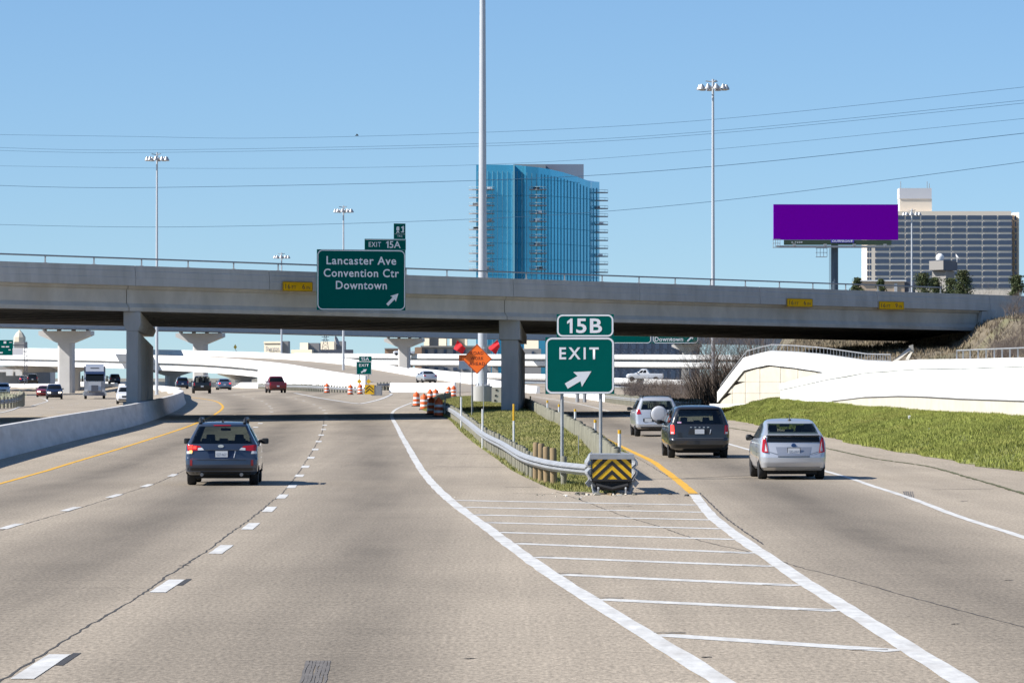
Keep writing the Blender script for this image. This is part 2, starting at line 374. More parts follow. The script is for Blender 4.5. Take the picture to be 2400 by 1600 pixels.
for a, b, c, d in ((967, 1036, 1112, 1036), (976, 1063, 1148, 1064), (1023, 1093, 1184, 1094), (1184, 1141, 1264, 1141), (1202, 1156, 1304, 1157), (1600, 1121, 1765, 1113), (2185, 1147, 2330, 1145), (960, 1015, 1085, 1014)):
    p, q = G(a, b), G(c, d); ribbon([p.lerp(q, k / 30) for k in range(31)], .09, 'pavement_joint', M_joint, dz=.003, jag=.025, wob=.02)
ribbon(resample(curve([(1707, 1002), (1776, 1014), (1940, 1051), (2047, 1074), (2180, 1094), (2270, 1119), (2399, 1157), (2560, 1210)]), .3), .10, 'gutter_joint', mat('weedy_joint', (.10, .105, .04), .95, .4, 5), dz=.012, jag=.05)
for k in range(7):        # braking scuffs on the lane
    a = G(690 + k * 10, 1640); b = G(722 + k * 8.5, 1548); ribbon([a.lerp(b, t / 10) for t in range(11)], .028, 'skid_mark', mat('tyre_rubber_mark', (.15, .135, .12), .9, .4, 9), dz=.004, jag=.008)
for k in range(5):
    a = G(2122 + k * 5, 1168); b = G(2118 + k * 5, 1151); ribbon([a.lerp(b, t / 6) for t in range(7)], .03, 'skid_mark', MATS['tyre_rubber_mark'], dz=.004, jag=.01)
for a, b, c in ((1452, 1187, 30), (1380, 1216, 8), (2362, 1360, 10), (2240, 1462, 6), (1100, 1543, 12), (2258, 1175, 8), (1730, 1033, 10), (430, 1325, 12), (1655, 1540, 8)):
    p, q = G(a - c, b), G(a + c, b - 1); ribbon([p.lerp(q, k / 8) + Vector((0, random.uniform(-.04, .04), 0)) for k in range(9)], .05, 'tar_patch', M_joint, dz=.004, jag=.02)
# far gore lines of the next exit
ribbon(resample(curve([(690, 921), (740, 931), (795, 940), (843, 946.5)]), 2), .3, 'edge_line', M_wpaint, dz=.02)
ribbon(resample(curve([(843, 946.5), (890, 936), (914, 926), (917, 922)]), 2), .3, 'edge_line', M_wpaint, dz=.02)
# opposing carriageway lines
ribbon(resample(curve([(-40, 975), (30, 960), (75, 951), (100, 944), (111, 940), (105, 935), (88, 931), (60, 928)]), 2), .18, 'edge_line', M_wpaint, dz=.02)
for a, b in ((120, 955), (165, 950), (180, 946), (196, 941), (205, 937), (240, 955), (250, 951), (262, 944), (268, 938), (40, 980), (90, 973), (140, 966)):
    p = G(a, b); ribbon([p + Vector((0, -1.6, 0)), p + Vector((.05, 0, 0)), p + Vector((0, 1.6, 0))], .18, 'lane_dash', M_wpaint, dz=.02)

# ------------------------------------------------------------------ grass verge on the right
def zadd(p, dz): q = p.copy(); q.z += dz; return q
lo_px = [(2700, 1190), (2400, 1106), (2302, 1093), (2157, 1067), (2021, 1044), (1931, 1022), (1779, 996), (1706, 983), (1672, 972)]
hi_pt = [W(2790, 992, 125), W(2399, 973, 150), W(2238, 968, 161), W(2092, 957, 176), W(2021, 952, 184), W(1950, 946, 191), W(1892, 942.6, 198), W(1831, 934.5, 206), W(1801, 937, 209), W(1753, 951, 212), W(1672, 960, 217)]
def even(P, n):
    L = [0]
    for a, b in zip(P[:-1], P[1:]): L.append(L[-1] + (b - a).length)
    out = []
    for k in range(n):
        d = L[-1] * k / (n - 1); i = max(j for j in range(len(L)) if L[j] <= d + 1e-9); i = min(i, len(P) - 2)
        out.append(P[i].lerp(P[i + 1], (d - L[i]) / max(1e-6, L[i + 1] - L[i])))
    return out
nv, nu = 90, 15
lo = even(catmull([G(*p) for p in lo_px], 8), nv); hi = even(catmull(hi_pt, 8), nv)
lo = [p + Vector((random.uniform(-.18, .18), 0, 0)) for p in lo]
VS = np.zeros((nv, nu, 3))
for i in range(nv):
    for j in range(nu):
        t = j / (nu - 1); p = lo[i].lerp(hi[i], t)
        p.z = lerp(lo[i].z + .01, hi[i].z, t ** .8) + (.09 * math.sin(i * .55 + j * .8) + .06 * math.sin(i * 1.31 - j * 1.7)) * math.sin(math.pi * t)
        VS[i, j] = p
ix = np.arange(nv * nu).reshape(nv, nu)
struct(npmesh('grass_bank', VS.reshape(-1, 3), np.stack([ix[:-1, :-1], ix[1:, :-1], ix[1:, 1:], ix[:-1, 1:]], -1).reshape(-1, 4), M_soil))
def blades(name, surf, n, hgt, wid, m, label, bias=None):
    a, b = surf.shape[:2]; u = RNG.random(n) * (a - 1.001); v = RNG.random(n) * (b - 1.001)
    if bias is not None: v = (1 - (1 - v / (b - 1)) ** bias) * (b - 1.001)
    i = u.astype(int); j = v.astype(int); fu = (u - i)[:, None]; fv = (v - j)[:, None]
    P = surf[i, j] * (1 - fu) * (1 - fv) + surf[i + 1, j] * fu * (1 - fv) + surf[i, j + 1] * (1 - fu) * fv + surf[i + 1, j + 1] * fu * fv
    clump = .55 + .45 * np.sin(P[:, 0] * 3.1 + np.sin(P[:, 1] * 1.3) * 2) * np.sin(P[:, 1] * 1.1 + P[:, 0] * .9) + .35 * np.sin(P[:, 1] * .37)
    h = hgt * (RNG.random(n) * .7 + .45) * (.65 + .5 * np.clip(clump, 0, 1.2)); ang = RNG.random(n) * 6.283; w = wid * (RNG.random(n) * .7 + .6)
    dx = np.cos(ang) * w; dy = np.sin(ang) * w; lean = (RNG.random((n, 2)) - .5) * h[:, None] * 1.3
    A = P.copy(); A[:, 0] -= dx; A[:, 1] -= dy; B = P.copy(); B[:, 0] += dx; B[:, 1] += dy; A[:, 2] -= .02; B[:, 2] -= .02
    T = P.copy(); T[:, 0] += lean[:, 0]; T[:, 1] += lean[:, 1]; T[:, 2] += h
    V = np.stack([A, B, T], 1).reshape(-1, 3)
    o = npmesh(name, V, np.arange(3 * n).reshape(-1, 3), m); return tag(o, label, 'grass', kind='stuff')
blades('grass', VS, 260000, .13, .020, M_grass, 'lush green grass covering the bank below the white wall')

# ------------------------------------------------------------------ traffic island between the carriageways
railL_px = [(1379.5, 1088, 0), (1319, 1082, 0), (1271, 1074, 0), (1223, 1059.5, .02), (1178.6, 1034, .05), (1134, 1011.6, .1), (1096, 983, .25), (1064, 960.6, .35), (1040, 948, .4)]
def railpt(x, y, h): return G(x, y, h)
RL = [G(x, y, .62) for x, y, _ in railL_px]
for p in RL: p.z = g(p.x, p.y)
RL += [Vector((-5.25, 262, g(-5, 262))), Vector((-5.75, 290, g(-5, 290))), Vector((-5.85, 320, g(-5, 320))), Vector((-5.5, 350, g(-5, 350)))]
RRt = [G(x, y, .8) for x, y in ((1459, 1050), (1430.5, 1034), (1382.7, 999), (1351, 983), (1319, 967), (1287, 956))]
for p in RRt: p.z = g(p.x, p.y)
RRt += [Vector((.95, 252, g(.9, 252))), Vector((.2, 300, g(.2, 300))), Vector((-1.2, 345, g(-1.2, 345)))]
cRL, cRR = catmull(RL, 10), catmull(RRt, 10)
el = [(1440, 1156), (1383, 1152), (1306, 1149), (1242, 1123), (1198, 1101), (1159, 1072), (1118, 1043.5), (1080, 1011.6), (1041, 977)]
eL = catmull([G(*p) for p in el] + [Vector((-5.9, 262, 0)), Vector((-6.4, 290, 0)), Vector((-6.5, 320, 0)), Vector((-5.9, 352, 0))], 10)
eR = catmull([G(1462, 1146), G(1478, 1112), G(1480, 1084), G(1470, 1062), G(1440, 1042), G(1405, 1018), G(1372, 1000), G(1335, 980), G(1308, 966), Vector((1.4, 255, 0)), Vector((.7, 300, 0)), Vector((-.8, 350, 0))], 10)
nv, nu = 110, 15; a_, b_ = even(eL, nv), even(eR, nv); IS = np.zeros((nv, nu, 3))
for i in range(nv):
    for j in range(nu):
        t = j / (nu - 1); p = a_[i].lerp(b_[i], t); wd_ = (b_[i] - a_[i]).length
        p.z = g(p.x, p.y) + .01 + (.05 + min(.28, wd_ * .06) * sst(p.y, 100, 150)) * math.sin(math.pi * t) ** .6
        IS[i, j] = p
ix = np.arange(nv * nu).reshape(nv, nu)
struct(npmesh('traffic_island', IS.reshape(-1, 3), np.stack([ix[:-1, :-1], ix[:-1, 1:], ix[1:, 1:], ix[1:, :-1]], -1).reshape(-1, 4), M_soil))
blades('grass', IS, 130000, .10, .016, M_grassd, 'patchy green and straw coloured grass on the guardrail island')
# ================================================================== OVERPASS
BA = Vector((-24.8, 193.0)); BE = Vector((29.5, 250.0)); BL = (BE - BA).length; bd = (BE - BA) / BL; bn = Vector((-bd.y, bd.x))
def s_of(px): u = (px - 1200) / F; return (u * BA.y - BA.x) / (bd.x - u * bd.y)
BWD = 22.0
def ztop(s): return 8.2 - .43 * s / BL
def BP(s, t, z): p = BA + bd * s + bn * t; return Vector((p.x, p.y, ztop(s) + z - .0135 * t))
S0, S1, S2, S3 = -34, s_of(308), s_of(1194), s_of(2304)
ov = thing('overpass', 'grey concrete overpass crossing the whole highway on slab-like piers', 'overpass', (BA.x, BA.y, 0))
def section(s0, s1, prof, name, m, parent=ov, n=1):
    rings = [[BP(lerp(s0, s1, k / n), t, z) for t, z in prof] for k in range(n + 1)]
    mb = MB(); mb.loft(rings); return mb.build(name, m, parent)
par = [(0, -1.0), (0, -.60), (.02, -.58), (.02, -.28), (.05, -.25), (.05, 0), (.30, 0), (.34, -.9), (.34, -1.0)]
jl = [S0] + [s_of(x) for x in (-150, 318, 632, 1204, 1500, 1782, 2057, 2321)]
for a, b in zip(jl[:-1], jl[1:]): section(a + .015, b - .015, par, 'parapet', M_conc)
section(jl[-1] + .015, jl[-1] + 9, [(0, -3.4), (0, -.60), (.02, -.58), (.02, -.28), (.05, -.25), (.05, 0), (.30, 0), (.34, -3.4)], 'parapet', M_conc)
section(S0, S3 + 30, [(BWD - .34, -1.0), (BWD - .34, 0), (BWD, 0), (BWD, -1.0)], 'parapet', M_conc)
section(S0, S3 + 30, [(.36, -.99), (.36, -.80), (BWD - .36, -.80), (BWD - .36, -.99)], 'deck', mat('shaded_underside_concrete', (.12, .115, .108), .9, .2, .8))
M_undershade = mat('shaded_underside_concrete', (.12, .115, .108), .9, .2, .8)  # shade under the deck put into a darker concrete colour
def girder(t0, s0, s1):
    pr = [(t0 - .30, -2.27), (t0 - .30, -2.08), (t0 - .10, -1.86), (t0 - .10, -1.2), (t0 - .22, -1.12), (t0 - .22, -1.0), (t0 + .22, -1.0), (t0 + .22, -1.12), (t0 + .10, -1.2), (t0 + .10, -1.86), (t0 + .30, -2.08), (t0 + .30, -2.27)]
    section(s0 + .03, s1 - .03, pr, 'girder', M_concd if t0 < 1 else M_undershade)
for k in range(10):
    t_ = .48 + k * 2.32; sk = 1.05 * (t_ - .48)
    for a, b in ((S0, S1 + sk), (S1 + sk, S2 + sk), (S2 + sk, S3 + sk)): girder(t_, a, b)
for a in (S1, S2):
    mb = MB(); mb.loft([[BP(a + d + 1.05 * t, t, z) for d, z in ((-.25, -2.2), (-.25, -1.0), (.25, -1.0), (.25, -2.2))] for t in (.85, BWD - .75)]); mb.build('diaphragm', M_undershade, ov)
# top rail with its posts
ps = [BP(s, .17, .36) for s in np.linspace(S0, S3 - 4, 30)]
mb = MB(); mb.tube(ps, .045, 6); mb.build('handrail', M_steeld, ov, sm=40)
s = s_of(111)
while s > S0: s -= 3.12
while s < S3 - 3:
    mb = MB(); mb.bar(BP(s, .17, -.02), BP(s, .17, .33), .07, .05); mb.box(BP(s, .17, .01), (.18, .16, .03)); mb.build('rail_post', M_steel, ov); s += 3.12
# piers: caps and columns under each bent
def pier(s, px_l, px_r, Yn, cap_side):
    p = BP(s, 0, 0); dirv = Vector((-1.9, 30, 0)).normalized() if s < 20 else Vector((.5, 30, 0)).normalized(); side = Vector((dirv.y, -dirv.x, 0))
    a = W((px_l + px_r) / 2, 885, Yn); a.z = 0; w = (px_r - px_l) * Yn / F; zb = ztop(s) - 2.30
    pr = thing('p', None, None) if False else None
    def blk(c0, c1, w, z0, z1, name, ch=0, dz=.5):
        mb = MB(); q = [a + dirv * c0, a + dirv * c1]
        ww = w / 2; ring = []
        for c in q:
            drop = -.55 * max(0, (c - a).dot(dirv)) / 30
            pts = [(-ww, z0), (-ww, z1 + drop), (ww, z1 + drop), (ww, z0)] if not ch else [(-ww + ch, z0), (-ww, z0 + dz), (-ww, z1 + drop), (ww, z1 + drop), (ww, z0 + dz), (ww - ch, z0)]
            ring.append([c + side * x + Vector((0, 0, z)) for x, z in pts])
        mb.loft(ring); return mb.build(name, M_conc, ov)
    if cap_side == 'L':
        blk(0, 30, w * 1.5, zb - .95, zb, 'pier_cap', w * .25, .3)
        for c in (0.02, 7.6, 15.2, 22.8): blk(c, c + 7.1, w, -.3, zb - .96, 'column')
        blk(-.35, 31, w * 1.55, -.3, g(a.x, a.y) + .95, 'plinth', w * .12, .5)
    else:
        blk(0, 30, w * 1.15, zb - 1.05, zb, 'pier_cap')
        for c in (0.12, 7.6, 15.2, 22.8): blk(c, c + 7.1, w * .93, -.3, zb - 1.06, 'column')
pier(S1, 296, 322, 199.5, 'L'); pier(S2, 1173, 1215, 219.8, 'R')
# abutment
def quadm(name, pts, thick, nrm, m, parent): mb = MB(); mb.poly(pts, thick, nrm); return mb.build(name, m, parent)
quadm('abutment', [BP(S3 + .1, 0.5, -1.0), BP(S3 + .1, 0.5, -3.6), BP(S3 + 22.7, BWD - .5, -3.6), BP(S3 + 22.7, BWD - .5, -1.0)], 1.2, (1, 0, 0), M_conc, ov)
quadm('wing_wall', [BP(S3 + .0, .06, -1.05), BP(S3 - .25, .06, -2.4), BP(S3 - 2.6, .06, -4.9), BP(S3 + 1.6, .06, -4.9), BP(S3 + 8.5, .06, -2.2), BP(S3 + 8.5, .06, -1.05)], .28, (bn.x, bn.y, 0), M_conc, ov)

# clearance plates on the parapet
M_cly = mat('yellow_clearance_plate', (.85, .46, .005), .7, .1, 5, spec=.1); M_ink = mat('black_lettering', (.02, .02, .02), .6)
def clearance(px, w_px, feet, inch, label):
    s = s_of(px); u0, u1 = s_of(px - w_px / 2), s_of(px + w_px / 2); w = u1 - u0; h = .50
    p = BP(s, -.07, -.86 if px > 1000 else -.80); rz = math.atan2(bd.y, bd.x)
    t = thing('clearance_sign', label, 'sign', p, rz, 'clearance plates on the overpass')
    mb = MB(); mb.add([(a, b, c) for b in (.0, .03) for a, c in rrect(w, h, .05, 3)], [tuple(range(16)), tuple(range(31, 15, -1))] + [(k, 16 + k, 16 + (k + 1) % 16, (k + 1) % 16) for k in range(16)])
    mb.build('plate', M_cly, t, world=False); border('border', M_ink, t, w - .03, h - .03, .04, .018, y=-.006)
    mb = MB(); mb.box((0, .05, .08), (.1, .05, .1)); mb.build('bracket', M_steel, t, world=False)
    text('number', '16', M_ink, t, -w * .335, 0, w * .16, h * .52, bold=.0); text('lettering', 'FT', M_ink, t, -w * .13, -.05, w * .15, h * .33, bold=0)
    text('number', inch, M_ink, t, w * .19, 0, w * .09, h * .52, bold=.0); text('lettering', 'IN', M_ink, t, w * .35, -.05, w * .12, h * .33, bold=0)
clearance(696, 70, '16', '6', 'yellow 16 FT 6 IN clearance plate just left of the big green sign')
clearance(1873, 60, '16', '6', 'yellow 16 FT 6 IN clearance plate on the overpass right of the exit sign')
clearance(2088, 58, '16', '9', 'yellow 16 FT 9 IN clearance plate nearest the right abutment')

# ================================================================== MEDIAN BARRIER
def wall_path(c, prof, name, m, parent=None, label=None, cat='barrier', dz=0):
    rings = []; n = len(c)
    for i, p in enumerate(c):
        d = c[min(i + 1, n - 1)] - c[max(i - 1, 0)]; d.z = 0; d.normalize(); r = Vector((d.y, -d.x, 0))
        rings.append([Vector((p.x, p.y, p.z + dz)) + r * x + Vector((0, 0, z)) for x, z in prof])
    mb = MB(); mb.loft(rings); o = mb.build(name, m, parent, sm=30)
    if label: tag(o, label, cat)
    return o
med_px = [(-120, 1108), (0, 1076), (150, 1038), (300, 1002), (360, 984), (400, 968), (425, 955), (436, 944)]
cM = resample(catmull([G(*p) for p in med_px] + [Vector((-x, y, 0)) for y, x in zip(MEDY[1:], MEDX[1:])], 10), 2.0)
for p in cM: p.z = min(g(p.x, p.y), lerp(.6, .55, sst(p.y, 330, 450)))
jersey = [(0, -.6), (0, .08), (-.12, .33), (-.2, .98), (-.42, .98), (-.5, .33), (-.62, .08), (-.62, -.6)]
wall_path(cM, jersey, 'median_barrier', M_barrier, label='long concrete median barrier curving left beside the yellow line')

# ================================================================== RETAINING WALLS (right)
def wallseg(parent, name, m, P0, P1, thick, kids=None):
    """vertical slab between two polylines (bottom, top), given front points"""
    n = len(P0); mb = MB(); vs = []; fs = []
    for a, b in zip(P0, P1):
        i = len(vs) // 4; d = (P0[min(i + 1, n - 1)] - P0[max(i - 1, 0)]); d.z = 0; d.normalize(); bk = Vector((d.y, -d.x, 0)) * thick
        if bk.y < 0: bk = -bk
        vs += [a, b, b + bk, a + bk]
    for i in range(n - 1):
        for k in range(4): k2 = (k + 1) % 4; fs.append((4 * i + k, 4 * i + k2, 4 * i + 4 + k2, 4 * i + 4 + k))
    fs += [(0, 1, 2, 3), tuple(4 * (n - 1) + k for k in (3, 2, 1, 0))]
    mb.add(vs, fs); return mb.build(name, m, parent)
wa = thing('retaining_wall', 'white painted retaining wall curving above the green grass bank', 'wall', W(2100, 950, 176))
A_st = [(1829, 205, 899, 913, 934.5), (1880, 200, 885.5, 902, 941), (1937, 194, 871.5, 889, 944), (2028, 184, 852, 873, 930), (2108, 175, 845.5, 867, 928), (2157, 169.5, 842, 863.5, 929), (2254, 160.5, 841, 863, 934), (2330, 155, 839, 860, 937), (2399, 150, 837.5, 858, 939), (2560, 141, 833, 854, 945), (2790, 126, 828, 850, 955)]
front = lambda px, py, Y: W(px, py, Y)
off = Vector((-.10, -.06, 0))
wallseg(wa, 'coping', M_white, [W(x, c + .5, Y) + off * .3 for x, Y, t, c, b in A_st], [W(x, t, Y) + off * .3 for x, Y, t, c, b in A_st], .5)
pan = []
for (p, q) in zip(A_st[:-1], A_st[1:]):
    k = 2
    for j in range(k):
        a = [lerp(p[i], q[i], j / k) for i in range(5)]; b = [lerp(p[i], q[i], (j + 1) / k) for i in range(5)]
        sx = (b[0] - a[0]) * .003
        wallseg(wa, 'panel', M_white, [W(a[0] + sx, a[4], a[1]), W(b[0] - sx, b[4], b[1])], [W(a[0] + sx, a[3], a[1]), W(b[0] - sx, b[3], b[1])], .3)
foot = [(1950, 192.6, 941.5, 950), (2028, 183.8, 932, 960), (2108, 174.8, 929.5, 966), (2157, 169.3, 930.5, 972), (2254, 160.3, 936, 980), (2399, 149.8, 941, 985), (2790, 125.8, 957, 1005)]
wallseg(wa, 'drain_lip', mat('dark_drain_gap', (.07, .065, .055), .9, .2, 2), [W(x, t + 2.5, Y) + off * .3 for x, Y, t, b in foot], [W(x, t - 2.5, Y) + off * .3 for x, Y, t, b in foot], .3)
wallseg(wa, 'footing', M_beige, [W(x, b, Y) + off * 1.5 for x, Y, t, b in foot], [W(x, t + 1.5, Y) + off * 1.5 for x, Y, t, b in foot], .4)
mb = MB()
RA = [W(x, y, Y) + Vector((.1, .2, 0)) for x, y, Y in ((2238, 842, 162), (2260, 841, 160), (2330, 839, 155), (2399, 837, 150), (2560, 833, 141), (2700, 830, 132))]
for a, h in ((.36, .03),): mb.tube([p + Vector((0, 0, a)) for p in RA], h, 6)
mb.build('handrail', M_steel, wa)
for i, p in enumerate(resample(RA, 1.35)): mb = MB(); mb.bar(p - Vector((0, 0, .03)), p + Vector((0, 0, .36)), .05); mb.build('rail_post', M_steel, wa)

wb = thing('retaining_wall', 'beige panelled wall with broad white peaked coping behind the silver hatchback', 'wall', W(1800, 940, 214))
B_st = [(1685, 219, 918, 943, 950), (1716, 217.5, 877, 905, 950), (1746.6, 216.3, 838, 868, 950), (1775, 215.3, 830, 861, 950), (1804.8, 214, 823, 855, 948), (1860, 211.5, 825.5, 861, 948), (1914.6, 209, 830, 869, 948), (1937, 208, 832.5, 873, 948), (2028, 203, 845.6, 890, 948), (2092, 199, 848, 895, 948)]
wallseg(wb, 'coping', M_white, [W(x, c, Y) + off for x, Y, t, c, b in B_st], [W(x, t, Y) + off for x, Y, t, c, b in B_st], .5)
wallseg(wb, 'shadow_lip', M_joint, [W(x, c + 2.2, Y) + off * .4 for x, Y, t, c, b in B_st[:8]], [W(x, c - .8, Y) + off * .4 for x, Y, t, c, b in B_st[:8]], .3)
bx = [1686, 1716, 1746.6, 1781, 1829, 1870, 1914.6, 1960, 2020, 2092]
def bst(x, k): return float(np.interp(x, [q[0] for q in B_st], [q[k] for q in B_st]))
for a, b in zip(bx[:-1], bx[1:]):
    rows = [(950, 921.5), (921, 894.5), (894, 850)]
    for lo_, hi_ in rows:
        ta, tb = max(hi_, bst(a, 3)), max(hi_, bst(b, 3))
        if ta >= lo_ - 2 and tb >= lo_ - 2: continue
        ta, tb = min(ta, lo_ - .5), min(tb, lo_ - .5)
        tilt = -(a - 1781) * .16, -(b - 1781) * .16
        wallseg(wb, 'panel', M_beige, [W(a + .5, lo_, bst(a, 1)), W(b - .5, lo_, bst(b, 1))], [W(a + .5, ta, bst(a, 1)), W(b - .5, tb, bst(b, 1))], .25)
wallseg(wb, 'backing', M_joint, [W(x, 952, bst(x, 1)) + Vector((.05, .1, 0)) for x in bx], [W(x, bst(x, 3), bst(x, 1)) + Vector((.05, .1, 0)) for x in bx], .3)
RB = [W(x, t, Y) + Vector((.1, .2, 0)) for x, Y, t, c, b in B_st[:-1]] + [W(2088, 847.5, 199.3)]
mb = MB(); mb.tube([p + Vector((0, 0, .36)) for p in RB], .03, 6); mb.tube([p + Vector((0, 0, .03)) for p in RB], .025, 6); mb.build('handrail', M_steel, wb)
for p in resample(RB, .42): mb = MB(); mb.bar(p, p + Vector((0, 0, .36)), .03); mb.build('rail_post', M_steel, wb)
mb = MB(); mb.loft([[W(x, y, Y) + Vector((0, d, 0)) for y, d in ((957, 0), (946, 0), (946, .4), (957, .4))] for x, Y in ((1664, 217.4), (1690, 217), (1760, 212.6), (1790, 210.2))]); tag(mb.build('low_kerb_wall', M_white), 'low white kerb wall at the foot of the beige panels', 'wall')
fl = thing('drain_flume', 'pale concrete drain flume climbing the slope under the overpass', 'flume', W(2110, 846, 214))
mb = MB(); mb.poly([W(2092, 846, 213), W(2134, 811, 219), W(2138, 817, 219), (W(2104, 846, 213))], .5, (.1, 1, 0)); mb.build('channel_wall', M_beige, fl)
mb = MB(); mb.poly([W(2122, 843, 213.6), W(2131, 826, 218), W(2139, 824, 218), (W(2130, 843, 213.6))], .5, (.1, 1, 0)); mb.build('channel_wall', M_beige, fl)
mb = MB(); mb.poly([W(2130, 810, 218.6), W(2140, 807, 218.6), W(2142, 826, 218.6), (W(2132, 828, 218.6))], .4, (.1, 1, 0)); mb.build('head_wall', M_beige, fl)

# ================================================================== HILLSIDE behind the walls
def wallX(Y): return float(np.interp(Y, [100, 126, 150, 165, 199, 208, 214, 219, 240, 300, 400, 800], [20.5, 20.4, 19.7, 19.5, 19.7, 17.0, 14.5, 12.0, 12.0, 15.2, 22.5, 50]))
def hillz(X, Y):
    d = max(0, X - wallX(Y)); zt = float(np.interp(Y, [100, 150, 172, 190, 205, 215, 219], [3.0, 3.2, 3.2, 3.0, 2.9, 3.1, 2.2]))
    if Y > 219: zt = 2.2 + .9 * sst(Y, 219, 235)
    z = zt - .15 + .021 * max(0, Y - 219) + .05 * d + 1.0 * max(0, X - 27.7 - .01 * max(0, 235 - Y)) * sst(Y, 120, 190)
    z = min(z, 6.1 + .8 * sst(Y, 246, 275) + .012 * max(0, Y - 260) + .02 * max(0, X - 34))
    if Y > 219: z = lerp(g(X, Y) - .1, z, sst(d, -.2, 7))
    return z + .12 * math.sin(X * 1.7 + Y * .3) * min(1, d)
hy = list(np.arange(100, 220, 5)) + list(np.arange(220, 420, 6)) + list(np.arange(420, 760, 30)); hx = np.concatenate([np.linspace(0, 12, 16), np.linspace(13, 30, 18), np.linspace(34, 160, 14)])
Vh = np.array([(wallX(y) + .45 + x, y, hillz(wallX(y) + .45 + x, y)) for y in hy for x in hx]); ih = np.arange(len(hy) * len(hx)).reshape(len(hy), len(hx))
struct(npmesh('hillside', Vh, np.stack([ih[:-1, :-1], ih[:-1, 1:], ih[1:, 1:], ih[1:, :-1]], -1).reshape(-1, 4), M_scrub))
# ================================================================== GUARDRAILS
WB = [(0, 0), (.02, .03), (.085, .085), (.085, .115), (.01, .155), (.085, .195), (.085, .225), (.02, .28), (0, .31)]
WBP = WB + [(x - .02, z) for x, z in reversed(WB)]
def wbeam(c, sgn, zb, name, parent, h=1.0):
    n = len(c); rings = []
    for i, p in enumerate(c):
        d = c[min(i + 1, n - 1)] - c[max(i - 1, 0)]; d.z = 0; d.normalize(); r = Vector((d.y, -d.x, 0)) * sgn
        rings.append([p + r * x + Vector((0, 0, zb + z * h)) for x, z in WBP])
    mb = MB(); mb.loft(rings); return mb.build(name, M_steel, parent, sm=25)
def post_mesh(r, h, tilt=0, n=9):
    mb = MB(); k = Matrix.Rotation(tilt, 4, 'X'); mb.lathe([(r, -.1), (r * 1.02, h * .5), (r * .97, h - .03), (r * .8, h)], n, k); me = mb.mesh('post'); smooth(me, 40); return me
gl = thing('guardrail', 'galvanized guardrail on timber posts along the left edge of the grass island', 'guardrail', RL[0])
cc = resample(cRL, .8); wbeam(cc, -1, .37, 'rail', gl, .8)
PM = [post_mesh(.072, h, t) for h, t in ((.70, 0), (.74, .02), (.67, -.03), (.72, .04))]; PN = [post_mesh(.082, h, t) for h, t in ((.95, 0), (.9, .02))]
for me in PM: me.materials.append(M_wood)
for me in PN: me.materials.append(M_woodn)
def local(o, p): return MW[o].inverted() @ p
def posts(parent, c, step, off, meshes, skip=0, new=()):
    P = resample(c, step)
    for i, p in enumerate(P):
        if i < skip: continue
        j = min(i + 1, len(P) - 1); d = (P[j] - P[max(j - 1, 0)]).normalized(); r = Vector((d.y, -d.x, 0))
        q = p + r * off; q.z = g(q.x, q.y)
        me = random.choice(PN) if i in new else random.choice(meshes)
        link('post', me, None, parent, local(parent, q), random.uniform(0, 6))
posts(gl, cRL, 1.72, .13, PM, 2, (3, 4, 5, 6))
gr = thing('guardrail', 'row of close-set weathered timber guardrail posts along the exit ramp', 'guardrail', RRt[0])
cc = resample(cRR, .8); wbeam(cc, 1, .36, 'rail', gr); PM2 = [post_mesh(.105, h, t) for h, t in ((.82, 0), (.86, .02), (.79, -.03), (.84, .04))]
for me in PM2: me.materials.append(M_wood)
posts(gr, cRR, 1.25, -.13, PM2)
# ------------------------------------------------------------------ crash cushion at the nose
NZ = Vector((2.19, 87.2, 0)); ccu = thing('crash_cushion', 'steel crash cushion with yellow and black chevron nose at the gore point', 'crash cushion', NZ)
M_cy = mat('yellow_reflective_sheet', (.82, .48, .01), .4, .08, 9)
pw, ph, pz = .86, .47, .32
mb = MB(); mb.box((0, .02, pz + ph / 2), (pw, .03, ph)); np_ = mb.build('nose_panel', M_cy, ccu, world=False)
def clip(poly, fn):
    out = []
    for i in range(len(poly)):
        a, b = poly[i], poly[(i + 1) % len(poly)]; fa, fb = fn(a), fn(b)
        if fa >= 0: out.append(a)
        if (fa >= 0) != (fb >= 0): t = fa / (fa - fb); out.append((a[0] + (b[0] - a[0]) * t, a[1] + (b[1] - a[1]) * t))
    return out
for k in range(4):
    v0 = .115 + k * .205; v1 = v0 + .10
    for sg in (-1, 1):
        rect = [(0, 0), (sg * pw / 2, 0), (sg * pw / 2, ph), (0, ph)]
        p = clip(clip(rect, lambda q: q[1] + abs(q[0]) * .92 - v0), lambda q: v1 - q[1] - abs(q[0]) * .92)
        if len(p) > 2: mb = MB(); mb.add([(x, -.001, pz + z) for x, z in p], [tuple(range(len(p)))]); mb.build('chevron_stripe', M_ink, np_, world=False, fix=False)
mb = MB(); mb.loft([[(x, y, pz + ph + z) for x, z in ((-.5, -.02), (-.48, .09), (.48, .09), (.5, -.02))] for y in (-.03, 1.1)]); mb.build('nose_cap', M_steel, ccu, world=False)
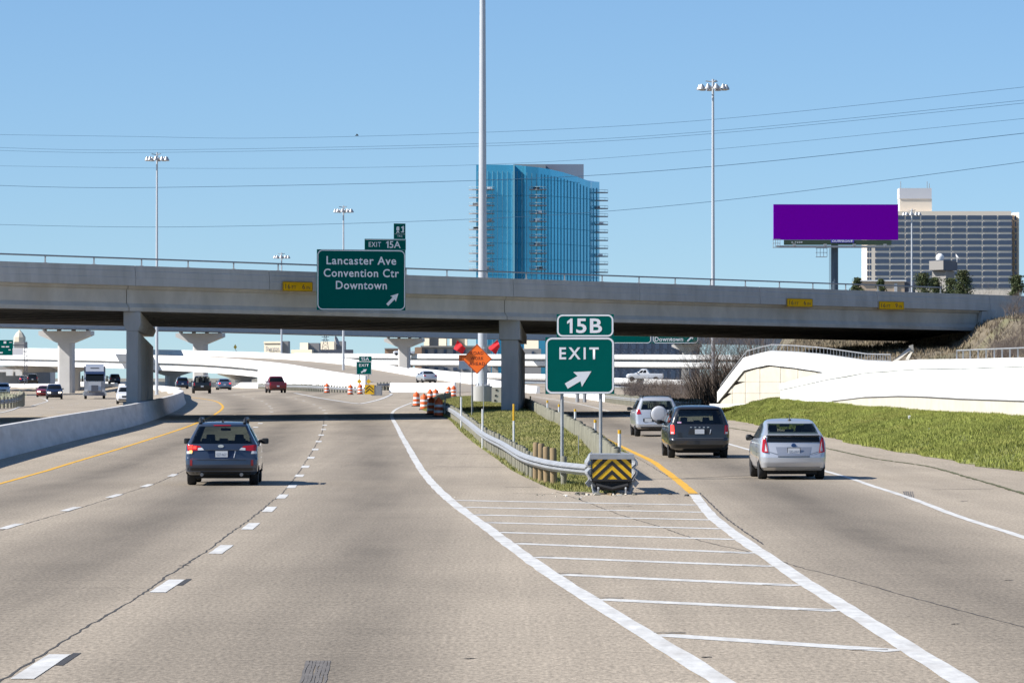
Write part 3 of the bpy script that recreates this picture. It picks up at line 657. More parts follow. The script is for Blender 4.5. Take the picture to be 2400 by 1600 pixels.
for sg in (-1, 1):
    ring = []
    for y, o in ((-.02, 0), (.25, .03), (1.0, .04), (1.03, .02), (2.0, .02), (5.2, -.12)):
        ring.append([(sg * (pw / 2 + .03 + x + o), y, .30 + z * 1.75) for x, z in WBP])
    mb = MB(); mb.loft(ring); mb.build('fender_panel', M_steel, ccu, world=False, sm=25)
    mb = MB(); mb.bar((sg * .36, .1, .02), (sg * .44, .25, .34), .1, .06); mb.bar((sg * .36, .05, .03), (sg * .36, .6, .03), .1, .06); mb.bar((sg * .46, .1, .3), (sg * .55, .05, .2), .03, .12); mb.build('strut', M_steeld, ccu, world=False)
    mb = MB(); mb.tube([(sg * .3, -.06, .01), (sg * .3, -.1, .12), (sg * .3, -.02, .17)], .025, 6); mb.build('hook_bolt', M_steel, ccu, world=False)
mb = MB(); mb.box((0, .45, .19), (.72, .7, .2)); mb.box((0, .03, .31), (.9, .08, .04)); mb.tube([(-.35, -.02, .2), (0, -.05, .12), (.35, -.02, .2)], .05, 6); mb.build('diaphragm', M_black2, ccu, world=False)
for y in (1.8, 3.4): mb = MB(); mb.box((0, y, .4), (.8, .08, .75)); mb.build('diaphragm', M_steeld, ccu, world=False)
# debris round the nose
for k in range(46):
    a = random.uniform(0, 6.28); r = abs(random.gauss(0, .8)) + .15; x = NZ.x - .25 + r * math.cos(a) * 1.3; y = NZ.y - .35 + r * math.sin(a) * 1.4
    if y > NZ.y + .3 and abs(x - NZ.x) < .6: y = NZ.y - .4
    s = random.uniform(.02, .07); mb = MB(); mb.box((0, 0, s * .25), (s * random.uniform(.8, 2.2), s, s * .5), M=Matrix.Rotation(random.uniform(-.3, .3), 4, 'X'), taper=(.7, .6))
    o = mb.build('debris_chip', random.choice([M_beige, M_wood, M_black2, M_white, M_woodn]), world=False); o.location = (x, y, g(x, y) + .004); o.rotation_euler = (0, 0, random.uniform(0, 3))
    tag(o, 'small broken chip of litter scattered around the crash cushion nose', 'debris', 'litter around the crash cushion')
# ================================================================== SIGNS
M_green = mat('green_reflective_sheet', (.0, .10, .085), .7, .04, 6, spec=.03); M_sw = mat('white_reflective_lettering', (.78, .78, .80), .45)
def one(parent, x, z, h, y):              # the numeral 1 with its flag
    w = h * .21; mb = MB(); mb.add([(x + a * h, -y, z + b * h) for a, b in ((-.02, -.5), (.17, -.5), (.17, .5), (.04, .5), (-.20, .30), (-.20, .13), (-.02, .24))], [tuple(range(7))]); return mb.build('number', M_sw, parent, world=False, fix=False)
def panel(parent, w, h, m=M_green, x=0, z=0, thick=.03, y=0, name='panel'):
    mb = MB(); mb.box((x, y + thick / 2 + .001, z), (w, thick, h)); return mb.build(name, m, parent, world=False)
EX = W(1359, 923, 100); ex = thing('exit_sign', 'green EXIT sign with 15B number plaque on two posts in the grass', 'sign', (EX.x, 100, g(EX.x, 100)), R(-3))
zb = EX.z - g(EX.x, 100); sw, sh = 1.735, 1.425
p1 = panel(ex, sw, sh, z=zb + sh / 2); border('border', M_sw, p1, sw - .02, sh - .02, .16, .045, z=zb + sh / 2)
text('lettering', 'EXIT', M_sw, p1, -.02, zb + 1.02, .99, .30, bold=.02, space=1.35)
arrow('arrow', M_sw, p1, arrow_pts((-.34, zb + .20), (.29, zb + .57), .15, .43, .36))
p2 = panel(ex, 1.435, .575, x=.135, z=zb + sh + .29, y=-.002, name='number_plaque'); border('border', M_sw, p2, 1.415, .555, .14, .04, x=.135, z=zb + sh + .29, y=-.006)
one(p2, -.245, zb + sh + .285, .37, .007); text('number', '5B', M_sw, p2, .235, zb + sh + .285, .65, .37, bold=.022, y=-.007, space=1.1)
for x, b in ((-.45, 0), (.52, 0)):
    mb = MB(); mb.tube([(x, .08, -.1), (x, .08, zb + sh * .97)], .042, 8); mb.box((x, .05, zb + .25), (.16, .05, .05)); mb.box((x, .05, zb + 1.1), (.16, .05, .05)); mb.build('post', M_steel, ex, world=False, sm=40)
# big guide sign hung on the overpass
LC = W(847, 656, 205.5); ln = thing('guide_sign', 'big green Lancaster Ave Convention Ctr Downtown sign hung on the overpass', 'sign', LC, R(17))
lw, lh = 4.72, 3.12
p1 = panel(ln, lw, lh, thick=.05); border('border', M_sw, p1, lw - .04, lh - .04, .28, .05)
for body, z, w in (('Lancaster Ave', 1.0, 3.72), ('Convention Ctr', .36, 4.02), ('Downtown', -.27, 2.72)): text('lettering', body, M_sw, p1, .0, z, w, .43, bold=.016, space=1.1)
arrow('arrow', M_sw, p1, arrow_pts((1.38, -1.28), (1.98, -.68), .15, .42, .36))
p2 = panel(ln, 2.2, .56, x=1.28, z=lh / 2 + .285, thick=.04, name='number_plaque'); text('lettering', 'EXIT', M_sw, p2, .72, lh / 2 + .28, .66, .25, bold=.012, space=1.15); one(p2, 1.39, lh / 2 + .28, .36, .01); text('number', '5A', M_sw, p2, 1.80, lh / 2 + .28, .60, .36, bold=.014)
mb = MB(); mb.add([(x + 1.28, -.008, lh / 2 + .285 + z) for x, z in ((-1.07, .25), (1.07, .25), (1.07, .225), (-1.07, .225))], [(0, 1, 2, 3)]); mb.build('border', M_sw, p2, world=False, fix=False)
p3 = panel(ln, .62, .80, x=2.05, z=lh / 2 + .975, thick=.04, name='pictogram_plaque')
zc = lh / 2 + 1.05
for nm, pts in (('train_front', [(-.18, .12), (-.14, .17), (-.05, .17), (-.02, .12), (-.02, -.04), (-.18, -.04)]), ('track', [(-.13, -.05), (-.08, -.05), (.0, -.17), (-.06, -.17), (-.1, -.10), (-.14, -.17), (-.2, -.17)]), ('platform_flag', [(.06, .12), (.22, .22), (.22, -.14), (.08, -.14), (.05, -.10), (.14, -.08), (.14, .06)])):
    mb = MB(); mb.add([(2.05 + a, -.008, zc + b) for a, b in pts], [tuple(range(len(pts)))]); mb.build(nm, M_sw, p3, world=False, fix=False)
mb = MB(); mb.add([(2.05 + a, -.008, zc - .235 + b) for a, b in ((-.3, 0), (.3, 0), (.3, .012), (-.3, .012))], [(0, 1, 2, 3)]); mb.build('rule_line', M_sw, p3, world=False, fix=False)
text('lettering', 'TRE', M_sw, p3, 2.05, zc - .33, .28, .10, bold=.0)
for x in (-1.5, 1.5):
    mb = MB(); mb.box((x, .12, 0), (.1, .1, lh * .95)); mb.bar((x, .15, .4), (x, 1.2, .4), .09); mb.bar((x, .15, -.8), (x, 1.2, -.8), .09); mb.build('mount_beam', M_steeld, ln, world=False)
# overhead sign beyond the overpass
OS = W(1540, 760, 330); osn = thing('overhead_sign', 'green overhead Downtown sign partly hidden behind the overpass', 'sign', (OS.x, 330, g(8, 330)), 0)
zb = W(1540, 805, 330).z - g(8, 330)
p1 = panel(osn, 3.8, 2.9, x=W(1583, 0, 330).x - OS.x, z=zb + 1.45, name='panel'); cx = W(1583, 0, 330).x - OS.x
border('border', M_sw, p1, 3.74, 2.84, .3, .06, x=cx, z=zb + 1.45); text('lettering', 'Downtown', M_sw, p1, cx - .55, zb + .37, 2.35, .36, bold=.016)
arrow('arrow', M_sw, p1, arrow_pts((cx + .98, zb + .2), (cx + 1.55, zb + .75), .13, .4, .34))
cx2 = W(1479, 0, 330).x - OS.x; p2 = panel(osn, 3.35, 2.9, x=cx2, z=zb + 1.45); border('border', M_sw, p2, 3.3, 2.84, .3, .06, x=cx2, z=zb + 1.45)
for x in (-6.6, -6.0): mb = MB(); mb.tube([(x, .5, -.2), (x, .5, zb + 2.4)], .16, 8); mb.build('post', M_steel, osn, world=False, sm=40)
mb = MB()
for z in (1.2, 2.0): mb.bar((-6.6, .5, zb + z), (4.2, .5, zb + z), .12)
for k in range(12): x = -6.6 + k * .98; mb.bar((x, .5, zb + (1.2 if k % 2 else 2.0)), (x + .98, .5, zb + (2.0 if k % 2 else 1.2)), .06)
mb.build('truss', M_steel, osn, world=False)
# road work diamond
M_or = mat('fluorescent_orange_sheet', (1.0, .17, .012), .5); M_flag = mat('red_orange_flag_cloth', (.85, .02, .03), .8); M_dred = mat('dark_red_border', (.16, .012, .006), .6)
RWp = W(1118, 841, 203); zg = g(RWp.x, 203); rw = thing('road_work_sign', 'orange diamond ROAD WORK AHEAD sign with two red flags', 'sign', (RWp.x, 203, zg), R(-6)); zc = RWp.z - zg; hd = .77
mb = MB(); mb.poly([(-hd, 0, zc), (0, 0, zc - hd), (hd, 0, zc), (0, 0, zc + hd)], .02, (0, 1, 0)); p1 = mb.build('panel', M_or, rw, world=False)
mb = MB(); o_, i_ = hd - .02, hd - .055; mb.add([(a * s_, -.006, zc + b * s_) for s_ in (o_, i_) for a, b in ((-1, 0), (0, -1), (1, 0), (0, 1))], [(k, (k + 1) % 4, 4 + (k + 1) % 4, 4 + k) for k in range(4)]); mb.build('border', M_dred, p1, world=False)
for body, dz, w in (('ROAD', .30, .66), ('WORK', .03, .66), ('AHEAD', -.24, .80)): text('lettering', body, M_dred, p1, 0, zc + dz, w, .17, y=-.006, bold=.006, space=1.2)
for x in (.33,): mb = MB(); mb.tube([(x, .05, -.1), (x, .05, zc + .3)], .022, 6); mb.build('post', M_steel, rw, world=False)
mb = MB(); mb.tube([(-.28, .05, -.1), (-.28, .05, zc + .3)], .022, 6); mb.build('post', M_steel, rw, world=False)
for sg, st_, q in ((-1, ((1106, 822), (1072, 797)), ((1072, 797), (1092, 816), (1083, 829), (1063, 817))), (1, ((1138, 815), (1166, 796)), ((1166, 796), (1172, 812), (1161, 830), (1144, 815)))):
    L2 = [local(rw, W(x, y, 203)) for x, y in st_]; mb = MB(); mb.tube([L2[0], L2[1]], .012, 5); st = mb.build('flag_staff', M_wood, rw, world=False)
    c4 = [local(rw, W(x, y, 202.9)) for x, y in q]; P = []
    for i in range(7):
        for j in range(7): u, v = i / 6, j / 6; p = c4[0].lerp(c4[1], u).lerp(c4[3].lerp(c4[2], u), v); P.append(p + Vector((0, .06 * math.sin(u * 7 + v * 2), .03 * math.sin(v * 6) * u)))
    mb = MB(); mb.add(P, [(i * 7 + j, i * 7 + j + 1, i * 7 + j + 8, i * 7 + j + 7) for i in range(6) for j in range(6)]); mb.build('flag', M_flag, st, world=False, sm=60, fix=False)
# orange and white fines sign behind it
FS = W(1093, 848, 213); zg = g(FS.x, 213); fs_ = thing('work_zone_sign', 'orange over white work zone sign half hidden by the orange diamond', 'sign', (FS.x, 213, zg), R(-4)); zc = FS.z - zg
panel(fs_, .8, .33, M_or, z=zc + .21); panel(fs_, .8, .42, M_sw, z=zc - .17, name='panel')
for x in (-.34, .34): mb = MB(); mb.tube([(x, .05, -.1), (x, .05, zc + .2)], .025, 6); mb.build('post', M_steel, fs_, world=False)
# exit 15A gore sign further on
E2 = W(853, 878, 430); zg = g(E2.x, 430); e2 = thing('exit_sign', 'distant green EXIT 15A gore sign on two posts above yellow diamonds', 'sign', (E2.x, 430, zg)); zb = E2.z - zg
p1 = panel(e2, 1.66, 1.42, z=zb + .72); border('border', M_sw, p1, 1.64, 1.40, .1, .04, z=zb + .72); text('lettering', 'EXIT', M_sw, p1, 0, zb + 1.03, 1.05, .3, bold=.015, space=1.15); arrow('arrow', M_sw, p1, arrow_pts((-.3, zb + .25), (.32, zb + .6), .15, .42, .34))
p2 = panel(e2, 1.36, .55, x=.15, z=zb + 1.72, name='number_plaque'); one(p2, -.22, zb + 1.72, .38, .01); text('number', '5A', M_sw, p2, .24, zb + 1.72, .64, .38, bold=.015)
for x in (-.5, .5):
    mb = MB(); mb.tube([(x, .06, -.1), (x, .06, zb + 1)], .05, 6); mb.build('post', M_steeld, e2, world=False)
    mb = MB(); mb.poly([(x - .27, 0, zb - .72), (x, 0, zb - .99), (x + .27, 0, zb - .72), (x, 0, zb - .45)], .02, (0, 1, 0)); mb.build('diamond_plate', M_cy, e2, world=False)
# far cushion with chevron
N2 = G(866, 927); c2 = thing('crash_cushion', 'far yellow chevron crash cushion below the EXIT 15A sign', 'crash cushion', N2)
mb = MB(); mb.box((0, 0, .62), (.95, .06, .95)); q = mb.build('nose_panel', M_cy, c2, world=False)
for k in range(2):
    mb = MB(); z0 = .42 + k * .3
    for sg in (-1, 1): mb.add([(0, -.04, z0 + .2), (sg * .4, -.04, z0 - .15), (sg * .4, -.04, z0 - .02), (0, -.04, z0 + .33)], [(0, 1, 2, 3)])
    mb.build('chevron_stripe', M_ink, q, world=False, fix=False)
mb = MB(); mb.box((.65, 2, .5), (1.0, 4, .9)); mb.build('body', M_steeld, c2, world=False)
# ------------------------------------------------------------------ flexible delineators
M_dw = mat('white_plastic_post', (.72, .72, .70), .5, .1, 5); M_dy = mat('yellow_reflector', (.75, .42, .02), .4)
def delineator(px, ytop, Y, w, label, yel=.2, full=False):
    p = W(px, ytop, Y); zg = g(p.x, Y); t = thing('delineator', label, 'delineator', (p.x, Y, zg), 0, 'flexible marker posts around the island'); h = p.z - zg
    mb = MB(); mb.loft([[(math.cos(a) * w / 2, math.sin(a) * w / 3, z) for a in [k * math.pi / 4 for k in range(8)]] for z in (-.05, h * .45, h * .5, h - (yel if yel else 0))]); mb.build('blade', M_dw, t, world=False)
    if yel: mb = MB(); mb.loft([[(math.cos(a) * w / 2 * 1.08, math.sin(a) * w / 3 * 1.08, z) for a in [k * math.pi / 4 for k in range(8)]] for z in (h - yel, h)]); mb.build('reflector', M_dy, t, world=False)
for a in ((1204, 946, 118, .06, 'tall white delineator with long yellow top in the grass', .5), (1243, 928, 240, .09, 'yellow tipped delineator farthest along the timber posts', .12), (1283, 938, 186, .08, 'yellow tipped delineator beside the dark timber gap', .12), (1310, 947, 176, .08, 'yellow tipped delineator left of the exit sign post', .12), (1348, 958, 155, .085, 'yellow tipped delineator between the two exit sign posts', .1), (1395, 983, 130, .085, 'yellow tipped delineator just left of the right exit sign post', .1), (1452, 1007, 103, .085, 'yellow tipped delineator nearest the crash cushion', .1),
          (1043, 918, 226, .08, 'plain white delineator beside the nearest orange drum', 0), (1081, 930, 176, .08, 'plain white delineator at the left guardrail bend', 0), (1131, 958, 137, .07, 'plain white delineator midway along the left guardrail', 0)): delineator(*a)
am = W(1450, 1068, 99); o = thing('object_marker', 'small orange diamond object marker on the timber posts behind the cushion', 'marker', (am.x, 98.6, am.z)); mb = MB(); mb.poly([(-.09, 0, 0), (0, 0, -.09), (.09, 0, 0), (0, 0, .09)], .01, (0, 1, 0)); mb.build('plate', M_dy, o, world=False); mb = MB(); mb.bar((0, .03, -.5), (0, .03, .08), .03); mb.build('post', M_steeld, o, world=False)
mb = MB(); mb.tube([(0, 0, -.05), (0, 0, .78)], .015, 6); o = mb.build('marker_stake', M_steeld); p = G(1356, 1080); o.location = (p.x, p.y, p.z); tag(o, 'thin dark steel stake standing in the island grass', 'stake')
# ------------------------------------------------------------------ construction drums
M_do = mat('orange_drum_plastic', (.80, .13, .02), .5, .08, 3); M_db = mat('white_reflective_band', (.82, .82, .82), .45)
def drum_master():
    t = thing('traffic_drum', 'x', 'drum'); r = lambda z: .27 - .05 * z
    for z0, z1, m in ((.06, .22, M_do), (.22, .36, M_db), (.36, .54, M_do), (.54, .68, M_db), (.68, .92, M_do)):
        mb = MB(); mb.lathe([(r(z0), z0), (r(z0) * .995, z0 + .01), (r(z1) * .995, z1 - .012), (r(z1) * .96, z1)], 16); mb.build('orange_band' if m is M_do else 'white_band', m, t, world=False, sm=30)
    mb = MB(); mb.lathe([(.2, .92), (.13, .95), (.12, .99), (.05, 1.0)], 14); mb.box((0, 0, 1.03), (.2, .04, .08)); mb.build('handle_top', M_do, t, world=False, sm=40)
    mb = MB(); mb.lathe([(.36, 0), (.36, .05), (.28, .07)], 14); mb.build('rubber_base', M_black2, t, world=False); return t
dm = drum_master(); first = True
drums = [(1028, 976, 'orange and white drum nearest the guardrail end'), (976, 952, 'orange and white drum standing farthest left at the island tip'), (994, 960, 'orange and white drum second from left at the island tip'), (1011, 971, 'shadowed orange drum half hidden behind the nearest drum'), (1008, 942, 'orange drum peeking over the dark guardrail, left of two white markers'), (1021, 940, 'orange drum peeking over the dark guardrail middle'),
         (1048, 930, 'orange drum leaning at the far end of the guardrail'), (1063, 929, 'orange drum beside the far guardrail end on the grass'),
         (766, 920.5, 'far orange drum standing alone in front of the guardrail'), (821, 924.5, 'far orange drum left of the yellow chevron cushion'), (844, 923.5, 'far orange drum touching the yellow chevron cushion')]
for px, py, lab in drums:
    p = G(px, py); d = dm if first else copy_tree(dm); first = False; d.location = p; d.rotation_euler = (.2 if 'leaning' in lab else 0, 0, random.uniform(0, 6)); tag(d, lab, 'drum', 'orange traffic drums')
# ================================================================== HIGH MASTS
M_mast = mat('galvanized_mast', (.52, .54, .56), .5, .06, .5, metal=.2); M_lum = mat('luminaire_housing', (.40, .41, .42), .4, metal=.3)
def mast(px, ytop, Y, label, ring=1.15, zbase=None, rb=.19, rt=.10, ztop=None, nl=10):
    p = W(px, ytop, Y); zb = zbase if zbase is not None else g(p.x, Y); h = (p.z if ztop is None else ztop) - zb
    t = thing('high_mast_light', label, 'light mast', (p.x, Y, zb), random.uniform(0, 1), 'high mast lights')
    mb = MB(); mb.lathe([(rb * 1.5, 0), (rb * 1.5, .06), (rb, .08)] + [(lerp(rb, rt, k / 8), lerp(.1, h, k / 8)) for k in range(1, 9)], 12); mb.build('pole', M_mast, t, world=False, sm=40)
    zr = h - .75; mb = MB(); mb.tube([(math.cos(a) * ring * .72, math.sin(a) * ring * .72, zr) for a in np.linspace(0, 2 * math.pi, 25)], .06, 5)
    for k in range(3): a = k * 2.1; mb.bar((rt, 0, zr), (0, 0, zr), .05); mb.bar((0, 0, zr), (math.cos(a) * ring * .72, math.sin(a) * ring * .72, zr), .06)
    mb.build('lowering_ring', M_steeld, t, world=False)
    mb = MB()
    for k in range(3): a = k * 2.09 + .4; mb.bar((0, 0, h - .25), (math.cos(a) * ring * .55, math.sin(a) * ring * .55, h - .15), .09)
    mb.build('head_frame', M_steeld, t, world=False)
    lm = MB(); lm.lathe([(.10, .30), (.15, .16), (.27, -.02), (.29, -.14), (.25, -.17)], 10); me = lm.mesh('luminaire'); me.materials.append(M_lum); smooth(me, 40)
    for k in range(nl):
        a = 2 * math.pi * k / nl; link('luminaire', me, None, t, (math.cos(a) * ring, math.sin(a) * ring, zr - .02))
    return t
hb = W(1137, 938, 290)
m1 = mast(1131, 0, 290, 'thick high mast pole rising out of the picture above the glass tower', zbase=hb.z + 1.05, rb=.36, rt=.14, ztop=46)
mb = MB(); mb.lathe([(.72, -1.3), (.72, 0)], 20); mb.build('concrete_base', M_conc, m1, world=False, sm=40)
for k in range(10): a = k * .628; mb = MB(); mb.tube([(.5 * math.cos(a), .5 * math.sin(a), 0), (.5 * math.cos(a), .5 * math.sin(a), .2)], .05, 6); mb.build('anchor_bolt', M_steeld, m1, world=False)
mast(1671, 186, 345, 'tallest high mast light on the right above the overpass', zbase=hillz(17.4, 345) - .3)
mast(368, 358, 455, 'high mast light standing left above the overpass')
mast(805, 482, 545, 'high mast light rising behind the big green sign')
mast(660, 592, 640, 'short looking high mast light left of the yellow clearance plate')
mast(2137, 490, 560, 'high mast light in front of the beige office tower', zbase=4)
mb = MB(); mb.box((0, 0, .55), (.9, .5, 1.1)); o = thing('control_cabinet', 'stained concrete control box beside the mast base', 'cabinet', W(1167, 943, 285)); mb.build('body', M_beige, o, world=False)
for x, z in ((-.1, .9), (-.15, .5), (-.2, .15)): mb = MB(); mb.box((x, -.26, z), (.14, .03, .12)); mb.build('hole_cover', M_black2, o, world=False)
# ================================================================== POWER LINES
M_wire = mat('wire', (.03, .07, .12), .8, spec=.1)
for i, (pts, r, lab) in enumerate(((((-60, 315), (300, 320), (612, 324), (1122, 311), (1663, 281), (2450, 199)), .022, 'topmost thin power line across the sky'), (((-60, 344), (306, 352), (1122, 337), (1663, 308), (2450, 230)), .022, 'upper of the close pair of power lines'), (((-60, 351), (306, 358), (1122, 343), (1663, 314), (2450, 237)), .022, 'lower of the close pair of power lines'), (((-60, 388), (510, 395), (1133, 386), (1663, 351), (2450, 273)), .02, 'faint power line below the close pair'), (((-60, 433), (306, 440), (1122, 423), (1673, 390), (2450, 307)), .034, 'boldest dark power line crossing the glass tower top'), (((-60, 525), (408, 532), (1122, 513), (1673, 472), (2450, 373)), .03, 'lowest power line crossing the middle of the glass tower'))):
    P = catmull([W(x, y, 560 - .08 * x) for x, y in pts], 10); mb = MB(); mb.tube(P, r * .85, 5); tag(mb.build('power_line', M_wire), lab, 'power line', 'power lines across the sky')
# ================================================================== BILLBOARD
M_pur = mat('purple_billboard_sheet', (.155, .0, .34), .9, spec=.02); M_dg = mat('dark_green_skirt', (.035, .06, .035), .6)
BBp = W(1959.5, 562, 465); bbz = hillz(BBp.x, 465) - .3; bb = thing('billboard', 'blank purple billboard on a single steel column behind the overpass', 'billboard', (BBp.x, 465, bbz), R(2)); zb = BBp.z - bbz
mb = MB(); mb.box((0, .3, zb + 2.07), (14.6, .55, 4.14)); mb.build('panel', M_pur, bb, world=False)
mb = MB(); mb.box((.2, .1, zb - .32), (12.6, .2, .58)); sk = mb.build('skirt', M_dg, bb, world=False)
M_nt = mat('purple_name_plate', (.10, .08, .42), .5); mb = MB(); mb.box((.75, -.02, zb - .15), (2.7, .04, .36)); npx = mb.build('name_plate', M_nt, sk, world=False); text('lettering', 'OUTFRONT', M_sw, npx, .75, zb - .15, 2.45, .24, y=-.05, bold=.02)
text('lettering', '3-7209', M_sw, sk, -4.6, zb - .3, 1.3, .2, y=-.03, bold=0)
mb = MB(); mb.lathe([(.42, -.5), (.42, zb)], 14, Matrix.Translation((-.1, .6, 0))); mb.build('column', mat('dark_blue_steel', (.07, .10, .13), .5), bb, world=False, sm=40)
mb = MB(); mb.bar((-7, -.5, zb - .9), (6.6, -.5, zb - .9), .12); mb.bar((-7, .1, zb - .75), (6.6, .1, zb - .75), .15); mb.box((0, -.3, zb - .85), (13.6, .7, .05)); mb.build('catwalk', M_steeld, bb, world=False)
for x in (-5, -1.4, 2, 5.6): mb = MB(); mb.bar((x, -.5, zb - .8), (x, -1.1, zb - .7), .05); mb.box((x, -1.15, zb - .62), (.35, .2, .2)); mb.build('flood_lamp', M_lum, bb, world=False)
def cage(x, z, w, h, name):
    mb = MB()
    for zz in np.linspace(z, z + h, 3): mb.bar((x - w / 2, -.4, zz), (x + w / 2, -.4, zz), .05); mb.bar((x - w / 2, -.4, zz), (x - w / 2, .6, zz), .05); mb.bar((x + w / 2, -.4, zz), (x + w / 2, .6, zz), .05)
    for xx in np.linspace(x - w / 2, x + w / 2, 4): mb.bar((xx, -.4, z), (xx, -.4, z + h), .05)
    mb.box((x, .1, z), (w, 1, .05)); mb.build(name, M_steel, bb, world=False)
cage(-1.7, zb - 2.0, 1.2, 1.0, 'ladder_cage'); cage(-7.0, zb - .9, .8, .95, 'end_cage')
mb = MB(); mb.bar((-.75, .3, 0), (-.75, .3, zb - 1), .05); mb.bar((-.6, .3, 0), (-.6, .3, zb - 1), .05); mb.build('ladder', M_steeld, bb, world=False)
# ================================================================== VEHICLES
def paint(name, col, metal=.5, rough=.32): return mat(name, col, rough, coat=.8, metal=metal)
M_glass = mat('tinted_glass', (.009, .011, .012), .06, spec=.3)
def see_glass():
    m = bpy.data.materials.new('see_through_tinted_glass'); m.use_nodes = True; nt = m.node_tree; N = nt.nodes; L = nt.links; N.remove(N['Principled BSDF'])
    tr = N.new('ShaderNodeBsdfTransparent'); tr.inputs[0].default_value = (.45, .50, .47, 1); gl_ = N.new('ShaderNodeBsdfGlossy'); gl_.inputs['Roughness'].default_value = .03; pass
    mx = N.new('ShaderNodeMixShader'); mx.inputs[0].default_value = .07; L.new(tr.outputs[0], mx.inputs[1]); L.new(gl_.outputs[0], mx.inputs[2]); L.new(mx.outputs[0], N['Material Output'].inputs[0]); return m
M_see = see_glass()
M_tyre = mat('tyre', (.02, .02, .02), .85); M_rim = mat('alloy_rim', (.45, .46, .47), .35, metal=.7)
M_under = mat('underbody', (.012, .012, .012), .8); M_trim = mat('black_trim', (.02, .021, .022), .45); M_chrome = mat('chrome', (.75, .76, .78), .15, metal=.9)
M_red = mat('red_tail_lens', (.42, .008, .012), .15, coat=.5); M_redl = mat('lit_red_lens', (.6, .02, .02), .2, emit=(1, .05, .03, 1.6)); M_clr = mat('clear_lens', (.65, .65, .66), .15, coat=.5)
M_amb = mat('lit_amber_lens', (.7, .3, .05), .2, emit=(1, .5, .12, 2.0)); M_head = mat('headlamp_lit', (.9, .85, .75), .2, emit=(1, .85, .6, 4)); M_plate = mat('white_plate', (.62, .64, .66), .5); M_pink = mat('reflector_red', (.25, .015, .015), .3)
